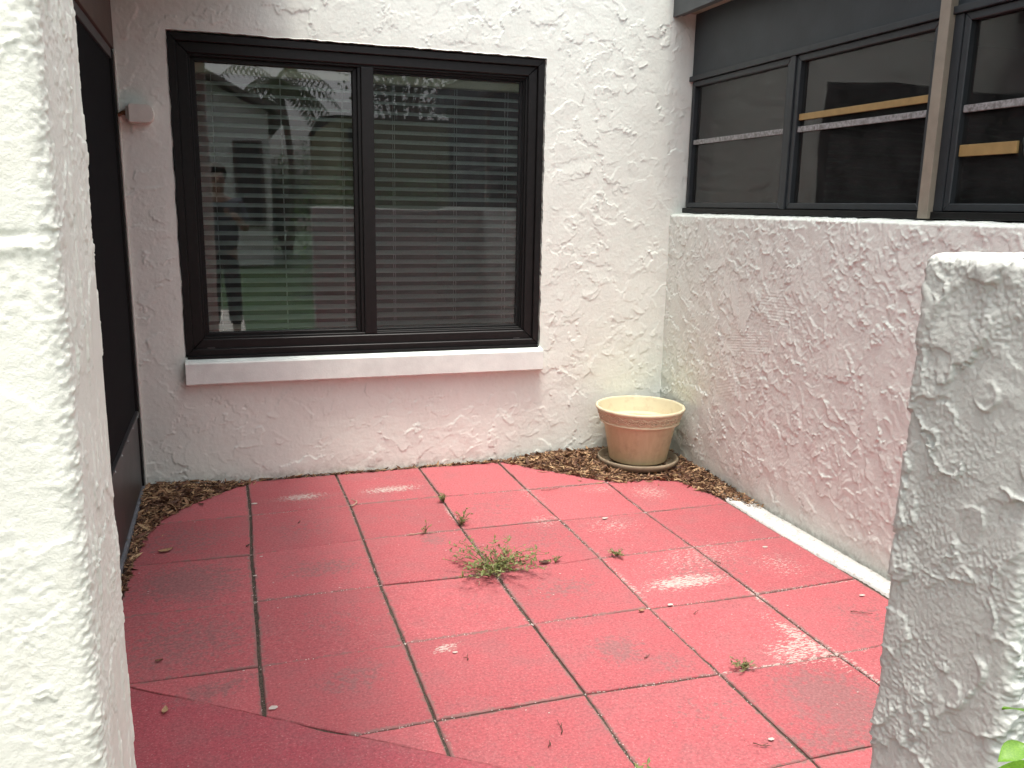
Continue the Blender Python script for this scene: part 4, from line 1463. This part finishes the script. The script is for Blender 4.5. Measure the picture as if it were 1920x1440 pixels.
weed((-1.72, -2.63), 7, 0.09, 0.015, 'dry straggling weed at the bottom edge beside the slab', 20, 0.012, 4, 0.9)

# ================================================================== TWIGS, DEAD LEAVES, CHIPS
def twig(x, y, L_, ang, label, seed, mat='twig', r=0.0016, curl=0.4, name='twig'):
    rng = random.Random(seed)
    bm = bmesh.new()
    pts = []
    a = 0.0; p = Vector((0, 0, r + 0.002))
    n = 8
    for k in range(n + 1):
        pts.append(p.copy())
        a += rng.gauss(curl / n, 0.18)
        p = p + Vector((math.cos(a), math.sin(a), 0)) * (L_ / n)
        p.z = r + 0.002 + abs(rng.gauss(0, 0.002))
    tube_pts(bm, pts, [r * (1 - 0.5 * k / n) for k in range(n + 1)], 6)
    if rng.random() < 0.6:
        tube_pts(bm, [pts[4], pts[4] + Vector((0.012, 0.014, 0.002))], r * 0.6, 5)
    o = from_bm(name, bm, mat, smooth=True, label=label, cat='twig')
    o.location = (x, y, 0.001); o.rotation_euler = (0, 0, ang)
    return o
twig(-0.335, -2.10, 0.075, -0.75, 'dark thin twig on the red paver beside the low grey wall', 1)
twig(-1.60, -2.47, 0.055, 0.2, 'curled brown twig on a paver near the bottom edge', 2, curl=1.5)
twig(-1.655, -2.515, 0.020, 0.5, 'short straight brown twig left of the curled one near the bottom edge', 3)
twig(-0.95, -0.55, 0.11, -0.35, 'forked twig lying on the paver in front of the leaf heap', 4)
twig(-1.90, -0.535, 0.12, 0.7, 'pale curling root across the joint below the window', 5, 'root', 0.003, 1.2, 'dry_root')
twig(-1.72, -0.96, 0.13, 0.05, 'pale thin root along the joint left of the spindly weed', 6, 'root', 0.002, 0.1, 'dry_root')
twig(-1.12, -2.66, 0.05, -0.8, 'small bent twig at the bottom edge right of centre', 7)
twig(-2.16, -0.69, 0.03, 0.6, 'tiny dark twig on the second row of pavers below the window', 8)
twig(-0.56, -1.60, 0.03, 1.2, 'tiny twig on the chalky paver at the right', 9, curl=1.6)
twig(-0.89, -1.955, 0.035, 0.6, 'tiny red-brown twig on the right-hand bright paver', 10)
twig(-1.745, -2.03, 0.03, 0.3, 'little hooked twig on the bright paver in the foreground', 12, curl=4.0)
twig(-1.20, -2.18, 0.02, -0.3, 'speck of brown twig on the grey-stained paver', 13, curl=2.0)
twig(-0.62, -2.34, 0.03, -0.6, 'small dark twig on the chalky joint near the low wall', 14)
twig(-1.56, -1.52, 0.04, 0.9, 'pale straw bit just below the large weed', 15, 'root', 0.0014)

def dead_leaf(x, y, ang, L_, label, seed, tone=0.4):
    rng = random.Random(seed)
    V, Q, tn = [], [], []
    for k in range(6):
        t = k / 5 - 0.5
        w_ = math.cos(t * math.pi * 0.96) * L_ * 0.22 + 0.0006
        z = 0.003 + 0.5 * L_ * t * t * rng.uniform(.6, 1)
        for s_, dz in ((-1, 0.004), (0, 0), (1, 0.005)):
            V.append((t * L_, s_ * w_, z + dz)); tn.append(tone)
    for k in range(5):
        o = k * 3
        Q += [(o, o + 1, o + 4, o + 3), (o + 1, o + 2, o + 5, o + 4)]
    me = np_mesh('dead_leaf', V, Q)
    me.attributes.new('tone', 'FLOAT', 'POINT').data.foreach_set('value', tn)
    o = from_me('dead_leaf', me, 'litter', smooth=True, label=label, cat='leaf')
    o.location = (x, y, 0.002); o.rotation_euler = (0, 0, ang)
dead_leaf(-1.245, -1.395, 0.1, 0.055, 'dark curled dead leaf on the joint right of the large weed', 1, 0.2)
dead_leaf(-2.63, -2.055, 1.4, 0.035, 'pale tan dead leaf on the dark slab at lower left', 2, 0.9)
dead_leaf(-2.665, -1.765, 0.1, 0.022, 'little brown dead leaf on the left paver above the slab edge', 3, 0.5)
dead_leaf(-2.70, -0.86, 0.3, 0.06, 'broad tan dead leaf at the edge of the left leaf heap', 4, 0.8)
dead_leaf(-2.38, -0.90, 0.8, 0.022, 'small dark dead leaf beside the widest paving joint', 5, 0.1)
dead_leaf(-1.06, -1.885, 0.2, 0.028, 'tiny curled tan leaf beside a paver corner right of centre', 6, 0.75)

def chips():
    rng = random.Random(77)
    V, F = [], []
    spots_ = [(-2.335, -0.372, .016), (-0.80, -1.0, .014), (-0.935, -1.865, .013), (-2.34, -2.12, .014), (-0.20, -2.0, .012), (-2.36, -1.2, .008), (-1.77, -1.97, .010), (-1.06, -2.66, .010), (-0.28, -1.50, .012), (-2.33, -1.02, .007)]
    for _ in range(150):
        spots_.append((rng.uniform(-2.8, -0.15), rng.uniform(-2.9, -0.1), rng.uniform(0.0012, 0.0038)))
    for (x, y, s_) in spots_:
        b = len(V); n = 6
        ph = rng.uniform(0, 6)
        for k in range(n):
            r = s_ * rng.uniform(0.6, 1.0)
            V.append((x + r * math.cos(ph + k * 1.047) * 1.3, y + r * math.sin(ph + k * 1.047) * 0.8, 0.0045))
        V.append((x, y, 0.0045 + s_ * 0.25))
        for k in range(n): F.append((b + k, b + (k + 1) % n, b + n))
    me = bpy.data.meshes.new('paint_chips')
    me.from_pydata(V, [], F)
    o = from_me('paint_chips', me, 'fleck', kind='stuff')
    o['label'] = 'white paint chips and grit scattered over the red paving'; o['category'] = 'grit'
chips()
def joint_grit():
    rng = random.Random(99)
    V, F = [], []
    def crumb(x, y, s_, z):
        b = len(V); ph = rng.uniform(0, 6)
        for k in range(5):
            r = s_ * rng.uniform(0.6, 1.0)
            V.append((x + r * math.cos(ph + k * 1.257), y + r * math.sin(ph + k * 1.257), z))
        V.append((x, y, z + s_ * 0.8))
        for k in range(5): F.append((b + k, b + (k + 1) % 5, b + 5))
    for i in range(1, 6):
        for j in range(0, 6):
            for (a, b_, w_) in ((junction(i, j), junction(i, j + 1), GAPX[i]), (junction(i, j), junction(i + 1, j) if i < 6 else junction(i, j), GAPY[j])):
                if j == 0 and w_ == GAPY[0]: continue
                dens = rng.choice((8, 20, 60))
                c0 = rng.uniform(0, 1)
                for _ in range(dens):
                    t = min(1, max(0, rng.gauss(c0, 0.3)))
                    p = a + (b_ - a) * t
                    d = (b_ - a).normalized(); nn = Vector((-d.y, d.x))
                    p = p + nn * rng.gauss(0, w_ * 1.2)
                    if (p - E0).dot(EN) < 0: continue
                    crumb(p.x, p.y, rng.uniform(0.0010, 0.0030), -0.002)
    me = bpy.data.meshes.new('joint_grit')
    me.from_pydata(V, [], F)
    o = from_me('joint_grit', me, 'fleck', kind='stuff')
    o['label'] = 'pale crumbs of grit lying in the paving joints'; o['category'] = 'grit'
joint_grit()

# ================================================================== SHRUB at lower right, outside the low wall
def shrub():
    rng = random.Random(31)
    root = empty('shrub', (-1.46, -3.98, -0.05), 'bright green leafy shrub in front of the low grey wall at the corner', 'shrub')
    bs = bmesh.new(); k_ = 0
    me = bpy.data.meshes.new('leaf')
    V, F = [], []
    n = 8
    for k in range(n + 1):
        t = k / n
        w_ = math.sin(t ** 0.8 * math.pi) * 0.28
        z = -0.25 * t * t
        for s_ in (-1, 0, 1): V.append((t, s_ * w_, z + abs(s_) * 0.05))
    for k in range(n):
        o = k * 3
        F += [(o, o + 1, o + 4, o + 3), (o + 1, o + 2, o + 5, o + 4)]
    me.from_pydata(V, [], F)
    me.materials.append(MATS['shrub_leaf'])
    me.polygons.foreach_set('use_smooth', [True] * len(me.polygons))
    for s in range(9):
        a = rng.uniform(0, 6.28); sp = rng.uniform(0.03, 0.16)
        tip = Vector((math.cos(a) * sp, math.sin(a) * sp * 0.6, rng.uniform(0.55, 0.86)))
        pts = [Vector((0, 0, 0)).lerp(tip, q / 6) + Vector((rng.gauss(0, .006), rng.gauss(0, .006), 0)) for q in range(7)]
        tube_pts(bs, pts, [0.006 - 0.0006 * q for q in range(7)], 6)
        for q in range(9):
            t = rng.uniform(0.3, 1.0); f = t * 6; i = min(5, int(f)); p = pts[i].lerp(pts[i + 1], f - i)
            o = bpy.data.objects.new('leaf', me)
            o.location = p
            o.rotation_euler = (rng.gauss(0, .4), rng.gauss(-0.2, .4), rng.uniform(0, 6.28))
            o.scale = (rng.uniform(0.05, 0.085),) * 3
            link(o, root)
    # the sprig that leans into the picture
    tip = Vector((-0.240, 0.115, 0.990))
    pts = [Vector((0, 0, 0)), Vector((-0.05, 0.02, 0.3)), Vector((-0.12, 0.06, 0.62)), Vector((-0.19, 0.10, 0.86)), tip]
    tube_pts(bs, pts, [0.006, 0.005, 0.004, 0.003, 0.002], 6)
    for (dx, dy, dz, rx, ry, rz, sc_) in ((-.008, .004, .012, .5, -.5, 3.0, .036), (-.012, .002, -.018, -.4, .1, 3.3, .034), (.01, -.01, -.02, .3, .2, 4.4, .05),
                                     (.02, .0, -.05, .1, .2, 2.4, .05), (.03, .0, -.09, .2, .1, 3.6, .055), (.0, .0, .03, .3, -.9, 1.0, .045), (.04, -.01, -.13, .1, .2, 4.0, .055)):
        o = bpy.data.objects.new('leaf', me)
        o.location = tip + Vector((dx, dy, dz)); o.rotation_euler = (rx, ry, rz); o.scale = (sc_,) * 3
        link(o, root)
    from_bm('stems', bs, 'weed_stem', root)
shrub()

# ================================================================== WHAT THE WINDOW REFLECTS: neighbour, trees, garden
def neighbour():
    root = empty('neighbour_house', (0, 0, 0), 'white gabled house across the lawn, mirrored in the back window', 'house')
    y = -15.6
    bm = bmesh.new()
    pts = [(-9.6, -0.05), (-1.4, -0.05), (-1.4, 3.30), (-5.5, 5.35), (-9.6, 3.30)]
    a = [bm.verts.new((x, y, z)) for x, z in pts]; b = [bm.verts.new((x, y - 7, z)) for x, z in pts]
    bm.faces.new(a); bm.faces.new(list(reversed(b)))
    for k in range(5):
        kk = (k + 1) % 5
        bm.faces.new([a[k], b[k], b[kk], a[kk]])
    bmesh.ops.recalc_face_normals(bm, faces=bm.faces)
    from_bm('wall', bm, 'neighbour_wall', root)
    bm = bmesh.new()
    for (xa, za, xb, zb) in ((-1.05, 3.18, -5.5, 5.42), (-9.95, 3.18, -5.5, 5.42)):
        q = [bm.verts.new(p) for p in ((xa, y + .35, za), (xb, y + .35, zb), (xb, y - 7.3, zb), (xa, y - 7.3, za))]
        q2 = [bm.verts.new(v.co + Vector((0, 0, 0.12))) for v in q]
        bm.faces.new(q); bm.faces.new(list(reversed(q2)))
        for k in range(4): bm.faces.new([q[k], q[(k + 1) % 4], q2[(k + 1) % 4], q2[k]])
    bmesh.ops.recalc_face_normals(bm, faces=bm.faces)
    from_bm('roof', bm, 'roof_shingle', root)
    for (xa, xb, za, zb) in ((-2.15, -1.55, 0.9, 2.7), (-4.6, -3.2, 0.9, 2.5)):
        w_ = empty('window', parent=root)
        ring_frame('frame', 'y', xa, xb, za, zb, 0.06, y + .005, y + 0.05, 'soffit_brown', w_, 0.0)
        me = bpy.data.meshes.new('pane')
        me.from_pydata([(xa, y + .02, za), (xb, y + .02, za), (xb, y + .02, zb), (xa, y + .02, zb)], [], [(0, 1, 2, 3)])
        from_me('pane', me, 'phone_black', w_)
neighbour()
def garage():
    root = empty('garage', (0, 0, 0), 'olive tan garage building behind the viewer, mirrored in the back window', 'building')
    y = -10.2
    obox('wall', (-0.55, 6.0, y - 5, y, -0.05, 2.80), 'garage_wall', root, 0.01)
    bm = bmesh.new()
    for q_ in ([(-0.6, y + .05, 2.81), (6.1, y + .05, 2.81), (6.1, y - 2.5, 3.0), (-0.6, y - 2.5, 3.0)], [(-0.6, y - 5.05, 2.81), (-0.6, y - 2.5, 3.0), (6.1, y - 2.5, 3.0), (6.1, y - 5.05, 2.81)]):
        bm.faces.new([bm.verts.new(p) for p in q_])
    from_bm('roof', bm, 'roof_shingle', root)
    for x in (-0.42, -0.27):
        obox('wall_lamp', (x, x + 0.06, y, y + 0.06, 2.38, 2.62), 'frame_black', root, 0.01)
garage()

def leaf_cloud(bm, centre, rad_, n, size, rng):
    for _ in range(n):
        while True:
            p = Vector((rng.uniform(-1, 1), rng.uniform(-1, 1), rng.uniform(-1, 1)))
            if 0.25 < p.length < 1: break
        q = Vector(centre) + Vector((p.x * rad_[0], p.y * rad_[1], p.z * rad_[2]))
        d = Vector((rng.gauss(0, 1), rng.gauss(0, 1), rng.gauss(0, .7)))
        leaf_quad(bm, q, d, Vector((rng.gauss(0, .6), rng.gauss(0, .6), 1)).normalized(), size * rng.uniform(.6, 1.3), size * 0.28)
def tree(x, y, h, label, seed, n=2600, spread=1.6):
    rng = random.Random(seed)
    root = empty('tree', (x, y, -0.03), label, 'tree', 'trees across the garden')
    bt = bmesh.new(); bc = bmesh.new()
    top = Vector((rng.gauss(0, .2), rng.gauss(0, .2), h * 0.6))
    tube_pts(bt, [(0, 0, 0), (0.05, 0, h * .25), tuple(top)], [0.16, 0.13, 0.08], 8)
    for k in range(9):
        a = rng.uniform(0, 6.28)
        c = Vector((math.cos(a) * spread * rng.uniform(.2, .8), math.sin(a) * spread * rng.uniform(.2, .8), h * rng.uniform(.5, .92)))
        tube_pts(bt, [tuple(Vector((0.05, 0, h * .35))), tuple(c * 0.6 + Vector((0, 0, h * .16))), tuple(c)], [0.07, 0.045, 0.015], 6)
        leaf_cloud(bc, c, (spread * .5, spread * .5, h * .16), n // 9, 0.16, rng)
    from_bm('trunk', bt, 'bark', root)
    from_bm('crown', bc, 'tree_leaf', root)
tree(2.3, -19.0, 6.6, 'dense dark tree behind the olive garage, mirrored in the window', 1, 3000, 1.9)
tree(4.6, -18.5, 6.2, 'dark tree further right behind the garage, mirrored in the window', 2, 2600, 2.2)
tree(8.0, -26.0, 6.0, 'far tree to the right of the garage roof, mirrored in the window', 3, 2600, 2.4)
def hedge():
    rng = random.Random(8)
    root = empty('hedge', (0, -9.2, -0.05), 'low green hedge in front of the olive garage, mirrored in the window', 'hedge')
    bc = bmesh.new(); bs = bmesh.new()
    for k in range(16):
        x = -1.1 + k * 0.36
        leaf_cloud(bc, (x, rng.gauss(0, .08), 0.95), (0.38, 0.36, 0.92 + rng.uniform(0, .25)), 520, 0.08, rng)
        tube_pts(bs, [(x, 0, 0), (x + .03, 0, 0.9)], [0.02, 0.008], 5)
    from_bm('foliage', bc, 'hedge_leaf', root); from_bm('stems', bs, 'bark', root)
hedge()
def palm():
    rng = random.Random(4)
    root = empty('palm_tree', (-0.75, -20.2, -0.03), 'slim palm tree against the sky, mirrored in the back window', 'tree')
    bt = bmesh.new()
    pts = [(0.15 * math.sin(k * .3), 0, 4.5 * k / 14) for k in range(15)]
    tube_pts(bt, pts, [0.115 - 0.003 * k + 0.010 * (k % 2) for k in range(15)], 10)
    from_bm('trunk', bt, 'bark', root)
    top = Vector(pts[-1])
    for k in range(20):
        bf = bmesh.new()
        a = k * 2.399 + rng.gauss(0, .1); el = rng.uniform(-0.5, 1.1); L_ = rng.uniform(1.5, 2.1)
        p = top.copy(); d = Vector((math.cos(a) * math.cos(el), math.sin(a) * math.cos(el), math.sin(el)))
        sp = [p.copy()]
        for q in range(14):
            p = p + d * (L_ / 14); d = (d + Vector((0, 0, -0.13))).normalized(); sp.append(p.copy())
        tube_pts(bf, sp, [0.02 - 0.0012 * q for q in range(15)], 4)
        for q in range(2, 15):
            for s_ in (-1, 1):
                side = Vector((-math.sin(a), math.cos(a), 0)) * s_
                leaf_quad(bf, sp[q], side + Vector((0, 0, -0.9)), Vector((math.cos(a), math.sin(a), 0.3)), 0.55 * (1 - abs(q - 7) / 12), 0.03)
        from_bm('frond', bf, 'palm_leaf', root)
palm()
def bush(x, y, h, w_, label, seed):
    rng = random.Random(seed)
    root = empty('bush', (x, y, -0.03), label, 'bush', 'bushes across the garden')
    bc = bmesh.new(); bs = bmesh.new()
    for k in range(7):
        c = (rng.uniform(-w_, w_) * .6, rng.gauss(0, .2), h * rng.uniform(.3, .75))
        leaf_cloud(bc, c, (w_ * .5, w_ * .5, h * .3), 330, 0.11, rng)
        tube_pts(bs, [(0, 0, 0), (c[0] * .5, 0, c[2] * .6), c], [0.03, 0.02, 0.008], 5)
    from_bm('foliage', bc, 'tree_leaf', root); from_bm('stems', bs, 'bark', root)
bush(-0.95, -18.4, 2.9, 0.7, 'tall dark bush at the foot of the palm, mirrored in the window', 1)
bush(0.1, -17.6, 2.6, 0.8, 'dark bush between the palm and the olive garage, mirrored in the window', 2)
bush(0.6, -24.0, 3.4, 1.6, 'far bush behind the palm, mirrored in the window', 3)

# ================================================================== PERSON taking the photograph (seen in the window's reflection)
def person():
    root = empty('person', (-2.46, -4.86, 0.0), 'person in dark trousers and dark top holding up a phone, mirrored in the window', 'person')
    def skin_obj(name, verts, edges, radii, mat, rootv=0, lvl=2, parent=root):
        me = bpy.data.meshes.new(name)
        me.from_pydata(verts, edges, [])
        o = from_me(name, me, mat, parent)
        sk = o.modifiers.new('skin', 'SKIN')
        sk.use_smooth_shade = True
        for i, r in enumerate(radii):
            d = me.skin_vertices[0].data[i]
            d.radius = r if isinstance(r, tuple) else (r, r)
            d.use_root = (i == rootv)
        sb_ = o.modifiers.new('sub', 'SUBSURF'); sb_.levels = lvl; sb_.render_levels = lvl
        return o
    V = [(0, 0, .95), (0, 0, 1.08), (0, .01, 1.25), (0, 0, 1.40), (0, .01, 1.47), (0, .03, 1.54), (0, .035, 1.64), (0, .03, 1.70),
         (-.17, 0, 1.37), (-.25, .06, 1.13), (-.13, .30, 1.24), (-.08, .37, 1.29), (.17, 0, 1.37), (.25, .06, 1.13), (.17, .30, 1.24), (.12, .37, 1.29),
         (-.09, 0, .88), (-.10, .02, .50), (-.11, -.02, .10), (-.11, .12, .045), (.09, 0, .88), (.10, .02, .50), (.12, -.02, .10), (.12, .12, .045)]
    E = [(0, 1), (1, 2), (2, 3), (3, 4), (4, 5), (5, 6), (6, 7), (3, 8), (8, 9), (9, 10), (10, 11), (3, 12), (12, 13), (13, 14), (14, 15), (0, 16), (16, 17), (17, 18), (18, 19), (0, 20), (20, 21), (21, 22), (22, 23)]
    Rr = [(.15, .11), (.14, .10), (.16, .11), (.12, .09), .055, .07, .09, .06, .065, .048, .036, .03, .065, .048, .036, .03, .09, .065, .045, .04, .09, .065, .045, .04]
    skin_obj('body', V, E, Rr, 'skin')
    skin_obj('top', [(0, 0, .86), (0, 0, 1.08), (0, .01, 1.25), (0, 0, 1.40), (-.18, 0, 1.38), (-.255, .05, 1.15), (.18, 0, 1.38), (.255, .05, 1.15)],
             [(0, 1), (1, 2), (2, 3), (3, 4), (4, 5), (3, 6), (6, 7)], [(.20, .16), (.19, .15), (.20, .15), (.15, .12), .09, .078, .09, .078], 'shirt')
    skin_obj('trousers', [(0, 0, .98), (0, 0, .90), (-.09, 0, .84), (-.10, .02, .50), (-.11, -.02, .12), (.09, 0, .84), (.10, .02, .50), (.12, -.02, .12)],
             [(0, 1), (1, 2), (2, 3), (3, 4), (1, 5), (5, 6), (6, 7)], [(.165, .125), (.16, .12), .11, .085, .07, .11, .085, .07], 'trousers')
    bm = bmesh.new()
    bmesh.ops.create_icosphere(bm, subdivisions=3, radius=1)
    for v in list(bm.verts):
        v.co = Vector((v.co.x * .098, v.co.y * .105 + .015, v.co.z * .105 + 1.685))
    bmesh.ops.delete(bm, geom=[v for v in bm.verts if v.co.y > .075 and v.co.z < 1.72], context='VERTS')
    from_bm('hair', bm, 'hair', root, smooth=True)
    for s_, ex in ((-1, -.035), (1, .035)):
        bm = bmesh.new(); bmesh.ops.create_icosphere(bm, subdivisions=2, radius=.012, matrix=Matrix.Translation((ex, .118, 1.625)))
        from_bm('eye', bm, 'phone_black', root, smooth=True)
    bm = bmesh.new(); tube_pts(bm, [(0, .125, 1.63), (0, .145, 1.59)], [.010, .014], 8); from_bm('nose', bm, 'skin', root, smooth=True)
    # fingers round the phone
    for s_ in (-1, 1):
        for k in range(4):
            z = 1.27 + k * 0.02
            V = [(s_ * .09, .375, z), (s_ * .085, .415, z + .004), (s_ * .055, .43, z + .004)]
            bm = bmesh.new(); tube_pts(bm, V, [.010, .009, .007], 8); from_bm('finger', bm, 'skin', root, smooth=True)
        bm = bmesh.new(); tube_pts(bm, [(s_ * .09, .37, 1.27), (s_ * .07, .38, 1.32), (s_ * .055, .388, 1.345)], [.012, .011, .009], 8); from_bm('thumb', bm, 'skin', root, smooth=True)
    ph = empty('phone', (-2.46, -4.452, 1.31), 'black phone held up by the person mirrored in the window', 'phone')
    obox('case', (-.08, .08, -.005, .005, -.038, .038), 'phone_black', ph, 0.004)
    bm = bmesh.new(); bmesh.ops.create_cone(bm, cap_ends=True, segments=16, radius1=.010, radius2=.010, depth=.003, matrix=Matrix.Translation((.055, .0066, .018)) @ Matrix.Rotation(rad(90), 4, 'X')); from_bm('lens', bm, 'alu', ph)
person()
